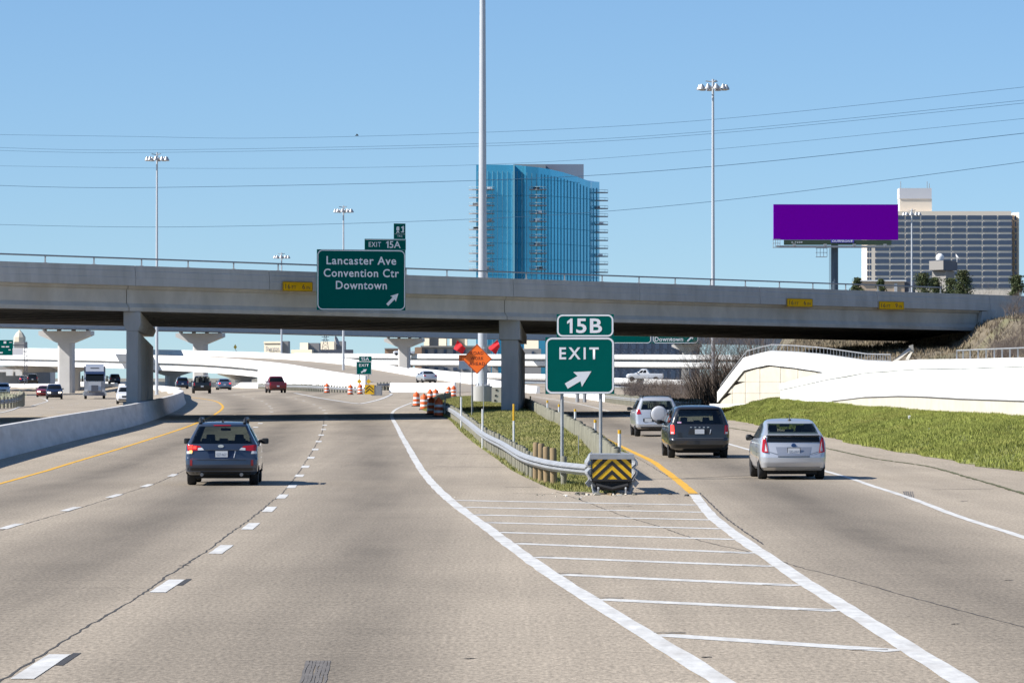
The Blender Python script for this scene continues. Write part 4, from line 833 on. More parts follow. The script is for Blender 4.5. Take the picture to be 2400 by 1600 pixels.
class Car:
    """body shell from horizontal slices: (z, y_rear, y_front, half width, rear corner radius, front corner radius)"""
    def __init__(s, lv, cr=.06, cf=.12, bar=.03): s.lv = lv; s.cr = cr; s.cf = cf; s.bar = bar
    def L(s, z):
        zs = [l[0] for l in s.lv]; return [float(np.interp(z, zs, [l[k] for l in s.lv])) for k in range(1, 6)]
    def ring(s, z, n=5, k=5, ns=7):
        yr, yf, w, rr, rf = s.L(z); cr, cf = s.cr, s.cf; P = []
        for i in range(n): t = i / n; P.append((t * (w - rr), yr + cr * t * t))
        for i in range(k + 1): a = math.pi / 2 * i / k; P.append((w - rr + rr * math.sin(a), yr + cr + rr * 1.1 * (1 - math.cos(a))))
        y0, y1 = yr + cr + rr * 1.1, yf - cf - rf * 1.2
        for i in range(1, ns): t = i / ns; P.append((w + s.bar * (1 - (2 * t - 1) ** 2) * .5, lerp(y0, y1, t)))
        for i in range(k + 1): a = math.pi / 2 * i / k; P.append((w - rf + rf * math.cos(a), yf - cf - rf * 1.2 + rf * 1.2 * math.sin(a)))
        for i in range(n - 1, -1, -1): t = i / n; P.append((t * (w - rf), yf - cf * t * t))
        full = [(x, y, z) for x, y in P] + [(-x, y, z) for x, y in P[-2:0:-1]]
        return full
    def shell(s, sub=2, crown=.03, cut=None):
        zs = []; nn = 5 if not cut else 10
        if cut: sub = 5
        for a, b in zip(s.lv[:-1], s.lv[1:]): zs += [lerp(a[0], b[0], i / sub) for i in range(sub)]
        zs.append(s.lv[-1][0]); rings = [s.ring(z, nn) for z in zs]
        top = rings[-1]; cy = sum(p[1] for p in top) / len(top)
        for f, dz in ((.75, .5), (.4, .85)): rings.append([(p[0] * f, cy + (p[1] - cy) * f, p[2] + crown * dz) for p in top])
        mb = MB(); mb.loft(rings)
        if cut:            # open the body behind the see-through panes
            def inq(a, z, q):
                if z < min(p[1] for p in q) or z > max(p[1] for p in q): return False
                t = (z - q[0][1]) / (q[3][1] - q[0][1]); lo, hi = sorted((lerp(q[0][0], q[3][0], t), lerp(q[1][0], q[2][0], t))); return lo <= a <= hi
            keep = []
            for f in mb.f:
                V_ = [mb.v[i] for i in f]; drop = False
                for fc, q in cut:
                    fn = s.rear if fc == 'r' else s.front
                    if len(f) == 4 and all(inq(v[0], v[2], q) and abs(v[1] - fn(v[0], v[2])) < .02 for v in V_): drop = True
                if not drop: keep.append(f)
            mb.f = keep; mb.mi = [0] * len(keep)
        return mb
    def rear(s, x, z):
        yr, yf, w, rr, rf = s.L(z); a = abs(x)
        if a <= w - rr: return yr + s.cr * (a / (w - rr)) ** 2
        q = min(1, (a - (w - rr)) / rr); return yr + s.cr + rr * 1.1 * (1 - math.sqrt(max(0, 1 - q * q)))
    def front(s, x, z):
        yr, yf, w, rr, rf = s.L(z); a = abs(x)
        if a <= w - rf: return yf - s.cf * (a / (w - rf)) ** 2
        q = min(1, (a - (w - rf)) / rf); return yf - s.cf - rf * 1.2 * (1 - math.sqrt(max(0, 1 - q * q)))
    def side(s, y, z):
        yr, yf, w, rr, rf = s.L(z); y0, y1 = yr + s.cr + rr * 1.1, yf - s.cf - rf * 1.2; t = min(1, max(0, (y - y0) / max(.01, y1 - y0)))
        return w + s.bar * (1 - (2 * t - 1) ** 2) * .5
    def patch(s, face, q, off=.006, n=6, m=8):
        """q = four (a,z) corners: bottom-left, bottom-right, top-right, top-left"""
        P = []
        for j in range(m + 1):
            for i in range(n + 1):
                u, v = i / n, j / m; a = lerp(lerp(q[0][0], q[1][0], u), lerp(q[3][0], q[2][0], u), v); z = lerp(lerp(q[0][1], q[1][1], u), lerp(q[3][1], q[2][1], u), v)
                if face == 'r': P.append((a, s.rear(a, z) - off, z + off * .5))
                elif face == 'f': P.append((a, s.front(a, z) + off, z + off * .5))
                elif face == 'L': P.append((-s.side(a, z) - off, a, z))
                else: P.append((s.side(a, z) + off, a, z))
        mb = MB(); mb.add(P, [(j * (n + 1) + i, j * (n + 1) + i + 1, (j + 1) * (n + 1) + i + 1, (j + 1) * (n + 1) + i) for j in range(m) for i in range(n)]); return mb
def sym(q): return [(-a, z) for a, z in (q[1], q[0], q[3], q[2])]
_WH = {}
def wheel_meshes(r, w):
    key = (round(r, 2), round(w, 2))
    if key not in _WH:
        M = Matrix.Rotation(math.pi / 2, 4, 'Y')
        t = MB(); t.lathe([(r * .62, -w / 2), (r * .93, -w / 2), (r, -w / 2 + .03), (r, w / 2 - .03), (r * .93, w / 2), (r * .62, w / 2)], 22, M); me = t.mesh('tyre'); me.materials.append(M_tyre); smooth(me, 50)
        k = MB(); k.lathe([(r * .64, -w / 2 + .01), (r * .58, -w / 2 + .03), (r * .15, -w / 2 + .015), (r * .15, w / 2 - .015), (r * .58, w / 2 - .03), (r * .64, w / 2 - .01)], 18, M); m2 = k.mesh('rim'); m2.materials.append(M_rim); smooth(m2, 40); _WH[key] = (me, m2)
    return _WH[key]
def wheels(t, ys, hw, r=.33, w=.22, arch=None, car=None):
    a, b = wheel_meshes(r, w)
    for y in ys:
        for sg in (-1, 1):
            o = link('wheel', a, None, t, (sg * (hw - w / 2), y, r)); link('rim', b, None, o)
            if car:
                P = [(sg * (car.side(y, r + .1) + .004), y + math.cos(x) * r * 1.17, max(car.lv[0][0], r + math.sin(x) * r * 1.17)) for x in np.linspace(-.15, math.pi + .15, 15)]
                mb = MB(); mb.add(P, [tuple(range(15))]); mb.build('wheel_arch', M_under, t, world=False, fix=False)
def part(t, name, mb, m, sm=40): return mb.build(name, m, t, world=False, sm=sm, fix=False)
def mirror(t, c, y, z, m, w=.2):
    for sg in (-1, 1):
        x = c.side(y, z); mb = MB(); mb.loft([[(sg * (x - .02 + (w + .03) * u), y + dy * k * .09 - .03 * u, z + dz * k * .075) for dy, dz in ((-1, -.8), (-.6, -1), (.8, -.6), (.8, .7), (-.6, 1), (-1, .8))] for u, k in ((0, .35), (.25, .6), (.45, 1), (.9, 1), (1, .75))]); mb.build('wing_mirror', m, t, world=False, sm=50)
def plate_txt(t, c, z, w=.31, h=.155, body='', y=None, fr=M_trim, x=0):
    y = c.rear(x, z) - .015 if y is None else y
    mb = MB(); mb.box((x, y + .006, z), (w + .03, .012, h + .03)); fo = mb.build('plate_frame', fr, t, world=False); mb = MB(); mb.box((x, y - .004, z), (w, .008, h)); o = mb.build('number_plate', M_plate, fo, world=False)
    if body: text('lettering', body, mat('plate_ink', (.12, .16, .25), .6), o, x, z - .01, w * .82, h * .42, y=y - .012, bold=0)
def basics(t, c, M_body, belt, roof, yw, yr_, hw, r=.33, ws=.05, fr=None, side=None, rearw=None, see=False):
    part(t, 'body', c.shell(cut=[('r', rearw), ('f', fr)] if see else None), M_body, 32)
    part(t, 'rear_window', c.patch('r', rearw, .008, 10, 10), M_see if see else M_glass)
    if fr: part(t, 'windscreen', c.patch('f', fr, .008, 10, 10), M_see if see else M_glass)
    if see:
        zb_ = rearw[0][1]
        for y_, n_ in ((2.35, 2), (1.45, 3)):
            for k in range(n_):
                x_ = (k - (n_ - 1) / 2) * (.74 if n_ == 2 else .45); mb = MB(); mb.box((x_, y_, zb_ + (.12 if n_ == 2 else .03)), (.25, .09, .17), taper=(.85, .8)); mb.build('headrest', M_trim, t, world=False)
            mb = MB(); mb.box((0, y_, zb_ - (.2 if n_ == 2 else .3)), (1.25, .14, .5), taper=(.95, .8)); mb.build('seat_back', M_trim, t, world=False)
        mb = MB(); mb.box((0, 3.1, zb_ - .12), (1.3, .3, .22)); mb.build('dashboard', M_trim, t, world=False)
        mb = MB(); mb.box((0, 2.85, fr[2][1] - .09), (.26, .03, .07)); mb.build('rear_view_mirror', M_trim, t, world=False)
    for q in side or []:
        for fc in 'LR': part(t, 'side_window', c.patch(fc, q, .006, 6, 6), M_glass)
    mb = MB(); l0 = c.lv[0]; mb.box((0, (l0[1] + l0[2]) / 2, l0[0] - .03), (l0[3] * 1.7, (l0[2] - l0[1]) * .9, .12)); mb.build('underbody', M_under, t, world=False)
    wheels(t, (yw, yr_), hw, r, .225, car=c)
def place(name, px, py, yaw, label, cat='car', group=None, Y=None):
    p = G(px, py) if Y is None else W(px, py, Y)
    return thing(name, label, cat, p, R(yaw), group)

# ---- blue wagon
t = place('station_wagon', 519, 1138, 1.9, 'dark blue station wagon with roof rails in the left lane, turn signal lit')
t.scale = (.935,) * 3; c = Car([(.27, .22, 4.55, .82, .10, .25), (.36, .05, 4.72, .895, .12, .25), (.52, .0, 4.79, .912, .13, .28), (.66, .01, 4.79, .915, .13, .28), (.70, .06, 4.77, .915, .12, .28), (.88, .09, 4.62, .91, .12, .3), (.98, .11, 4.3, .905, .11, .3), (1.04, .13, 3.72, .885, .11, .3), (1.08, .16, 3.55, .86, .12, .25), (1.42, .50, 2.95, .68, .10, .2), (1.50, .56, 2.8, .645, .10, .2), (1.54, .58, 2.65, .62, .12, .2), (1.58, .72, 2.5, .56, .16, .25)])
Mb = paint('metallic_slate_blue_paint', (.046, .062, .095))
basics(t, c, Mb, 1.05, 1.5, 1.02, 3.76, .90, .345, see=True, rearw=[(-.775, 1.06), (.775, 1.06), (.60, 1.495), (-.60, 1.495)], fr=[(.72, 1.08), (-.72, 1.08), (-.55, 1.48), (.55, 1.48)], side=[[(.75, 1.1), (1.4, 1.08), (1.5, 1.44), (1.0, 1.4)], [(1.47, 1.08), (2.4, 1.08), (2.35, 1.46), (1.57, 1.44)], [(2.47, 1.08), (3.3, 1.08), (2.8, 1.46), (2.42, 1.46)]])
part(t, 'hatch_recess', c.patch('r', [(-.30, .69), (.30, .69), (.36, .90), (-.36, .90)], .004), mat('metallic_slate_dark', (.02, .035, .075), .35, metal=.4))
mb = MB(); mb.box((0, c.rear(0, .91) - .012, .905), (.84, .04, .025)); part(t, 'hatch_trim', mb, Mb)
q = [(-.62, .64), (.62, .64), (.62, .655), (-.62, .655)]; part(t, 'hatch_seam', c.patch('r', q, .004, 8, 1), M_trim)
for sg in (0, 1):
    f = (lambda q: q) if sg else sym
    tl = part(t, 'tail_light', c.patch('r', f([(.46, .90), (.86, .86), (.885, 1.03), (.55, 1.0)]), .014, 10, 5), M_red)
    part(tl, 'clear_lens', c.patch('r', f([(.44, .895), (.60, .885), (.60, .945), (.50, .955)]), .018), M_clr)
    part(tl, 'signal_lens', c.patch('r', f([(.74, .80), (.885, .80), (.885, .865), (.76, .87)]), .014), M_clr)
    if not sg:
        for x, z, s_, m in ((-.79, .965, .055, M_redl), (-.68, .955, .04, M_redl), (-.78, .85, .035, M_amb)):
            part(tl, 'lit_bulb', c.patch('r', [(x - s_, z - s_ * .9), (x + s_, z - s_ * .9), (x + s_, z + s_ * .9), (x - s_, z + s_ * .9)], .024, 3, 3), m)
    part(t, 'reflector', c.patch('r', f([(.74, .50), (.80, .50), (.80, .65), (.74, .65)]), .010, 2, 4), M_pink)
part(t, 'lower_bumper', c.patch('r', [(-.86, .29), (.86, .29), (.86, .44), (-.86, .44)], .012, 14, 3), M_trim)
plate_txt(t, c, .80, body='GZ7-4637')
mb = MB(); mb.lathe([(.05, -.004), (.05, .004)], 12, Matrix.Translation((-.02, c.rear(0, .99) - .012, 1.0)) @ Matrix.Rotation(math.pi / 2, 4, 'X') @ Matrix.Diagonal((1.5, .8, 1, 1))); part(t, 'badge', mb, M_chrome)
part(t, 'brake_strip', c.patch('r', [(-.22, 1.505), (.22, 1.505), (.22, 1.525), (-.22, 1.525)], .012, 4, 1), M_red)
part(t, 'plate_glint', c.patch('r', [(.30, .70), (.315, .70), (.365, .88), (.335, .88)], .008, 1, 4), M_clr)
for sg in (-1, 1):
    mb = MB(); mb.tube([(sg * .56, .75, 1.56), (sg * .57, .85, 1.66), (sg * .58, 1.2, 1.675), (sg * .58, 2.4, 1.67), (sg * .57, 2.6, 1.56)], .045, 8); part(t, 'roof_rail', mb, M_trim)
    mb = MB(); mb.tube([(sg * .5, .2, .3), (sg * .5, .1, .28)], .045, 10); part(t, 'exhaust_tip', mb, M_steeld)
mb = MB(); mb.loft([[(x * k, 1.0 + y * k, 1.6 + z) for x, y in ((-.03, -.07), (.03, -.07), (.02, .07), (-.02, .07))] for k, z in ((1, 0), (.5, .06))]); part(t, 'antenna_fin', mb, M_trim)
mirror(t, c, 3.25, 1.08, M_trim, .23)

# ---- silver hatchback
t = place('hatchback', 1861, 1124, 1.1, 'silver hatchback with split rear window on the exit ramp'); Ms = paint('silver_paint', (.53, .545, .57), .4, .3); t.scale = (.95, .95, 1.02)
c = Car([(.22, .25, 4.15, .76, .12, .3), (.30, .07, 4.36, .83, .15, .3), (.42, .01, 4.45, .862, .2, .32), (.56, .0, 4.46, .872, .22, .34), (.66, .035, 4.43, .873, .2, .34), (.78, .09, 4.35, .87, .16, .34), (.88, .13, 4.15, .862, .14, .34), (.96, .15, 3.75, .845, .12, .32), (1.0, .16, 3.45, .825, .12, .3), (1.07, .18, 3.3, .79, .12, .3), (1.085, .15, 3.27, .785, .12, .3), (1.11, .19, 3.2, .77, .12, .3), (1.36, .98, 2.55, .655, .12, .25), (1.42, 1.2, 2.4, .62, .14, .25), (1.46, 1.5, 2.25, .55, .2, .25)], .08)
basics(t, c, Ms, 1.0, 1.4, .90, 3.55, .87, .315, see=True, rearw=[(-.67, 1.115), (.67, 1.115), (.61, 1.37), (-.61, 1.37)], fr=[(.70, 1.0), (-.70, 1.0), (-.52, 1.4), (.52, 1.4)], side=[[(.85, 1.02), (1.5, 1.0), (1.55, 1.33), (1.3, 1.28)], [(1.56, 1.0), (2.4, 1.0), (2.2, 1.37), (1.62, 1.35)], [(2.47, 1.0), (3.2, 1.0), (2.6, 1.36), (2.3, 1.37)]])
part(t, 'lower_window', c.patch('r', [(-.70, .915), (.70, .915), (.685, 1.05), (-.685, 1.05)], .008, 10, 5), M_glass)
mb = MB(); mb.loft([[(x, c.rear(x, 1.09) + dy, 1.075 + dz) for x in np.linspace(-.69, .69, 9)] for dy, dz in ((-.03, -.012), (-.035, .012), (.05, .03), (.05, .0))], closed=False, cap=False); part(t, 'spoiler', mb, M_trim)
for sg in (0, 1):
    f = (lambda q: q) if sg else sym
    tl = part(t, 'tail_light', c.patch('r', f([(.69, .66), (.80, .67), (.815, .99), (.745, 1.03)]), .016, 8, 8), M_clr)
    part(tl, 'red_lens', c.patch('r', f([(.775, .66), (.838, .69), (.80, 1.02), (.735, 1.05)]), .026, 4, 8), M_red); part(tl, 'red_lens', c.patch('r', f([(.67, .655), (.83, .665), (.83, .69), (.67, .685)]), .026, 6, 2), M_red)
    part(tl, 'red_lens', c.patch('r', f([(.675, .69), (.70, .69), (.75, .96), (.725, .98)]), .026, 2, 6), M_red)
    part(t, 'bumper_crease', c.patch('r', f([(.42, .61), (.74, .70), (.74, .715), (.42, .625)]), .008, 6, 1), mat('silver_shadow', (.2, .22, .25), .4, metal=.5))
part(t, 'plate_recess', c.patch('r', [(-.42, .60), (.42, .60), (.47, .80), (-.47, .80)], .004), mat('silver_recess', (.34, .36, .40), .35, metal=.5)); plate_txt(t, c, .70, body='GKS-4959')
part(t, 'bumper_slot', c.patch('r', [(-.42, .555), (.42, .555), (.42, .58), (-.42, .58)], .006, 8, 1), M_trim); part(t, 'diffuser', c.patch('r', [(-.66, .23), (.66, .23), (.70, .315), (-.70, .315)], .012, 12, 3), M_trim)
mb = MB(); mb.lathe([(.06, -.006), (.05, .006)], 14, Matrix.Translation((0, c.rear(0, .84) - .014, .845)) @ Matrix.Rotation(math.pi / 2, 4, 'X') @ Matrix.Diagonal((1.1, .8, 1, 1))); part(t, 'badge', mb, mat('blue_chrome_badge', (.03, .08, .22), .2, metal=.6))
mb = MB(); mb.tube([(0, 1.35, 1.46), (0, 1.25, 1.60)], .008, 5); mb.lathe([(.05, 1.445), (.03, 1.48)], 8, Matrix.Translation((0, 1.36, 0))); part(t, 'antenna', mb, M_trim); mirror(t, c, 3.05, 1.0, M_trim, .2)

# ---- charcoal minivan
t = place('minivan', 1640, 1074, 1.3, 'dark charcoal minivan on the exit ramp between two silver cars', 'van'); Mm = paint('charcoal_paint', (.032, .033, .036), .35, .3); t.scale = (.94,) * 3
c = Car([(.27, .22, 4.85, .82, .2, .3), (.34, .08, 5.05, .93, .24, .3), (.46, .0, 5.12, .98, .26, .32), (.60, .0, 5.13, .998, .24, .32), (.66, .05, 5.1, 1.0, .2, .32), (.9, .07, 4.95, 1.0, .17, .32), (1.05, .09, 4.5, .99, .15, .3), (1.12, .105, 4.2, .97, .14, .3), (1.18, .13, 4.05, .935, .14, .3), (1.36, .2, 3.68, .88, .14, .28), (1.55, .30, 3.3, .80, .15, .25), (1.63, .36, 3.1, .76, .16, .25), (1.69, .45, 2.9, .69, .18, .3), (1.72, .65, 2.7, .58, .24, .3)])
basics(t, c, Mm, 1.1, 1.6, 1.05, 4.12, .98, .345, see=True, rearw=[(-.79, 1.13), (.79, 1.13), (.68, 1.58), (-.68, 1.58)], fr=[(.8, 1.18), (-.8, 1.18), (-.66, 1.62), (.66, 1.62)], side=[[(.42, 1.17), (1.6, 1.15), (1.6, 1.55), (.62, 1.55)], [(1.68, 1.15), (2.7, 1.15), (2.6, 1.57), (1.68, 1.57)], [(2.78, 1.15), (3.9, 1.15), (3.2, 1.57), (2.7, 1.57)]])
for sg in (0, 1):
    f = (lambda q: q) if sg else sym
    tl = part(t, 'tail_light', c.patch('r', f([(.82, .80), (.95, .80), (.95, 1.10), (.84, 1.08)]), .016, 6, 8), M_red if sg else M_redl); part(tl, 'clear_lens', c.patch('r', f([(.85, .80), (.94, .80), (.94, .86), (.85, .86)]), .024, 3, 3), M_clr)
part(t, 'plate_recess', c.patch('r', [(-.38, .78), (.42, .78), (.36, .97), (-.34, .97)], .004), M_trim); plate_txt(t, c, .885, x=.0)
part(t, 'plate_glint', c.patch('r', [(.33, .80), (.345, .80), (.385, .95), (.355, .95)], .008, 1, 4), M_clr)
part(t, 'bumper_step', c.patch('r', [(-.80, .645), (.80, .645), (.80, .665), (-.80, .665)], .01, 12, 1), mat('bumper_highlight', (.12, .125, .13), .3, metal=.4)); part(t, 'lower_bumper', c.patch('r', [(-.9, .285), (.9, .285), (.92, .42), (-.92, .42)], .012, 12, 3), M_trim)
for k in range(5): mb = MB(); x = -.28 + k * .14; mb.box((x, c.rear(x, 1.03) - .012, 1.025), (.06, .01, .03)); part(t, 'badge_letter', mb, M_chrome)
part(t, 'window_sticker', c.patch('r', [(-.73, 1.15), (-.60, 1.15), (-.60, 1.20), (-.73, 1.20)], .014, 2, 2), mat('sticker', (.5, .3, .45), .5)); part(t, 'rear_spoiler', c.patch('r', [(-.70, 1.60), (.70, 1.60), (.66, 1.65), (-.66, 1.65)], .04, 10, 3), Mm); mirror(t, c, 3.75, 1.16, M_trim, .24)

# ---- silver SUV with spare wheel
t = place('suv', 1541, 1023, 2.0, 'silver SUV with white spare wheel cover ahead of the charcoal minivan', 'suv'); t.scale = (.95,) * 3; c = Car([(.32, .15, 4.1, .80, .12, .3), (.40, .02, 4.3, .875, .14, .3), (.52, .0, 4.36, .90, .15, .3), (.66, .03, 4.36, .908, .15, .3), (.9, .06, 4.2, .905, .12, .3), (1.04, .09, 3.8, .895, .11, .3), (1.10, .11, 3.45, .875, .11, .3), (1.16, .13, 3.3, .85, .11, .3), (1.50, .36, 2.75, .70, .1, .2), (1.58, .42, 2.6, .67, .1, .2), (1.63, .48, 2.45, .62, .12, .25), (1.66, .65, 2.3, .55, .2, .25)])
basics(t, c, Ms, 1.1, 1.6, .92, 3.5, .89, .35, see=True, rearw=[(-.70, 1.13), (.70, 1.13), (.60, 1.50), (-.60, 1.50)], fr=[(.7, 1.14), (-.7, 1.14), (-.56, 1.56), (.56, 1.56)], side=[[(.55, 1.16), (1.2, 1.14), (1.25, 1.5), (.8, 1.5)], [(1.28, 1.14), (2.2, 1.14), (2.1, 1.52), (1.32, 1.52)], [(2.27, 1.14), (3.2, 1.14), (2.7, 1.52), (2.2, 1.52)]])
mb = MB(); mb.lathe([(.0, -.17), (.2, -.168), (.30, -.155), (.335, -.12), (.345, -.02), (.33, .03)], 28, Matrix.Translation((.06, .02, .95)) @ Matrix.Rotation(-math.pi / 2, 4, 'X'), cap=False); sp = part(t, 'spare_cover', mb, mat('white_cover', (.47, .48, .51), .4, coat=.4))
mb = MB(); mb.lathe([(.33, -.03), (.36, -.02), (.36, .05), (.33, .08)], 28, Matrix.Translation((.06, .0, .95)) @ Matrix.Rotation(math.pi / 2, 4, 'X')); part(sp, 'spare_tyre', mb, M_tyre)
for sg in (0, 1):
    f = (lambda q: q) if sg else sym
    part(t, 'tail_light', c.patch('r', f([(.68, .95), (.86, .93), (.84, 1.16), (.74, 1.14)]), .014, 6, 6), M_red)
    mb = MB(); s_ = 1 if sg else -1; mb.tube([(s_ * .58, .55, 1.62), (s_ * .58, .65, 1.70), (s_ * .58, 2.2, 1.70), (s_ * .57, 2.35, 1.62)], .03, 6); part(t, 'roof_rail', mb, M_trim)
mb = MB(); mb.box((0, .75, 1.71), (1.2, .08, .04)); part(t, 'roof_bar', mb, M_trim)
part(t, 'plate_recess', c.patch('r', [(-.60, .62), (-.16, .62), (-.16, .76), (-.60, .76)], .006), M_trim); plate_txt(t, c, .69, x=-.38); part(t, 'lower_bumper', c.patch('r', [(-.8, .33), (.8, .33), (.82, .42), (-.82, .42)], .012, 12, 3), M_trim); mirror(t, c, 3.0, 1.15, M_trim, .22)

# ---- smaller traffic, same slice method
SED = [(.22, .2, 4.4, .78, .12, .3), (.32, .04, 4.6, .87, .15, .3), (.5, .0, 4.7, .90, .16, .32), (.7, .03, 4.68, .905, .15, .34), (.88, .06, 4.5, .90, .14, .34), (.98, .12, 4.0, .88, .14, .32), (1.03, .62, 3.5, .84, .14, .3), (1.08, .75, 3.3, .80, .12, .3), (1.36, 1.35, 2.75, .62, .12, .25), (1.42, 1.55, 2.55, .56, .16, .25), (1.45, 1.8, 2.4, .48, .2, .25)]
SUV = [(.3, .15, 4.3, .82, .12, .3), (.4, .03, 4.5, .9, .14, .3), (.6, .0, 4.6, .93, .15, .3), (.9, .05, 4.5, .93, .12, .3), (1.05, .08, 4.2, .92, .11, .3), (1.12, .1, 3.7, .9, .11, .3), (1.18, .13, 3.55, .87, .11, .3), (1.58, .35, 2.95, .74, .1, .2), (1.68, .45, 2.7, .70, .12, .25), (1.73, .7, 2.5, .6, .2, .25)]
PKU = [(.38, .1, 5.4, .86, .08, .3), (.48, .02, 5.6, .96, .1, .3), (.8, .0, 5.7, .99, .08, .3), (1.1, .02, 5.5, .985, .06, .3), (1.18, .03, 5.1, .97, .06, .3), (1.2, 2.05, 4.5, .93, .08, .3), (1.26, 2.1, 4.35, .9, .1, .3), (1.72, 2.35, 3.6, .76, .1, .25), (1.84, 2.45, 3.4, .70, .12, .25), (1.88, 2.65, 3.2, .6, .2, .25)]
def simple(name, kind, p, yaw, m, label, lit=False, head=True, cat='car', sc=1.0, group='distant traffic'):
    t = thing(name, label, cat, p, R(yaw), group); lv = {'sed': SED, 'suv': SUV, 'pku': PKU}[kind]; c = Car(lv); hw = max(l[3] for l in lv); t.scale = (sc,) * 3
    zb, zr = {'sed': (1.08, 1.37), 'suv': (1.18, 1.6), 'pku': (1.27, 1.74)}[kind]; L_ = lv[2][2]
    w0, w1 = c.L(zb)[2] - .1, c.L(zr)[2] - .07; y0, y1 = c.L(zb)[0], c.L(zb)[1]; y2, y3 = c.L(zr)[0], c.L(zr)[1]
    basics(t, c, m, 0, 0, .95 if kind != 'pku' else 1.2, L_ - .95, hw, .33 if kind == 'sed' else .38, rearw=[(-w0, zb), (w0, zb), (w1, zr), (-w1, zr)], fr=[(w0, zb), (-w0, zb), (-w1, zr), (w1, zr)], side=[[(y0 + .5, zb), ((y0 + y1) / 2 - .05, zb), ((y2 + y3) / 2 - .05, zr - .04), (y2 + .25, zr - .04)], [((y0 + y1) / 2 + .05, zb), (y1 - .5, zb), (y3 - .25, zr - .04), ((y2 + y3) / 2 + .05, zr - .04)]])
    zt = .78 if kind == 'sed' else .85
    for sg in (0, 1):
        f = (lambda q: q) if sg else sym
        part(t, 'tail_light', c.patch('r', f([(hw - .36, zt), (hw - .1, zt), (hw - .1, zt + .16), (hw - .32, zt + .15)] if kind == 'sed' else [(hw - .2, zt), (hw - .06, zt), (hw - .06, zt + .3), (hw - .18, zt + .3)]), .016, 4, 4), M_redl if lit else M_red)
        part(t, 'headlight', c.patch('f', f([(hw - .2, zt - .16), (hw - .5, zt - .16), (hw - .48, zt - .02), (hw - .16, zt)]), .016, 4, 4), M_head if head else M_clr)
    part(t, 'grille', c.patch('f', [(.42, zt - .2), (-.42, zt - .2), (-.45, zt - .02), (.45, zt - .02)], .01), M_trim); part(t, 'lower_bumper', c.patch('r', [(-hw + .1, lv[0][0] + .02), (hw - .1, lv[0][0] + .02), (hw - .08, lv[0][0] + .16), (-hw + .08, lv[0][0] + .16)], .012, 8, 2), M_trim); part(t, 'front_bumper', c.patch('f', [(hw - .2, lv[0][0] + .02), (-hw + .2, lv[0][0] + .02), (-hw + .2, lv[0][0] + .2), (hw - .2, lv[0][0] + .2)], .012, 8, 2), M_trim)
    mb = MB(); mb.box((0, c.rear(0, zt - .08) - .012, zt - .08), (.3, .01, .15)); part(t, 'number_plate', mb, M_plate); mirror(t, c, y1 - .35, zb + .02, M_trim, .2)
    if kind == 'pku':
        mb = MB(); mb.add([(-.8, .12, 1.188), (.8, .12, 1.188), (.8, 2.0, 1.205), (-.8, 2.0, 1.205)], [(0, 1, 2, 3)]); part(t, 'bed', mb, M_under); part(t, 'tailgate_seam', c.patch('r', [(-.78, .62), (.78, .62), (.78, .64), (-.78, .64)], .01, 6, 1), M_trim)
    return t, c
col = lambda n, a, **k: paint(n, a, **k)
t, c = simple('pickup_truck', 'pku', G(474, 921.6), 6, col('black_paint', (.012, .012, .013)), 'black pickup truck with cargo in its bed heading away round the bend', cat='pickup', head=False)
for k in range(5): mb = MB(); mb.box((-.5 + k * .25, .9 + .1 * k, 1.45 + .08 * (k % 3)), (.22, .7, .5 + .12 * (k % 2)), rz=.2 * k); mb.build('cargo_box', M_trim if k % 2 else M_wood, t, world=False)
mb = MB(); mb.tube([(.1, 1.2, 1.9), (.75, 1.3, 1.95)], .06, 6); mb.build('cargo_pipe', M_dw, t, world=False)
simple('suv', 'suv', G(428, 911), 8, col('navy_paint', (.02, .035, .07)), 'dark navy crossover left of the black pickup round the bend', cat='suv', head=False, sc=.92)
simple('car', 'sed', G(527, 913.5), 8, col('steel_blue_paint', (.14, .19, .27)), 'steel blue hatchback right of the black pickup, brake light red', lit=True, head=False)
simple('pickup_truck', 'pku', G(652, 920.5), 9, col('dark_red_paint', (.20, .012, .018)), 'dark red pickup truck driving beside the far guardrail', cat='pickup', head=False, sc=.98)
simple('car', 'sed', W(1009, 896.5, 490), 14, col('white_silver_paint', (.55, .56, .58)), 'pale silver sedan climbing the far curved ramp', head=False)
simple('car', 'sed', G(103, 930), 186, col('bright_red_paint', (.32, .01, .015)), 'red sedan oncoming on the opposite carriageway, headlights lit')
simple('suv', 'suv', G(127, 935), 187, col('dark_blue_paint', (.02, .025, .06)), 'dark blue SUV oncoming beside the red sedan, headlights lit', cat='suv')
simple('suv', 'suv', G(296, 947.5), 186, col('white_paint', (.68, .69, .70), metal=.0), 'white SUV oncoming half hidden behind the left pier', cat='suv', head=False)
simple('suv', 'suv', G(8, 926), 187, col('white_paint', (0, 0, 0)), 'white SUV oncoming at the left picture edge', cat='suv', head=False)
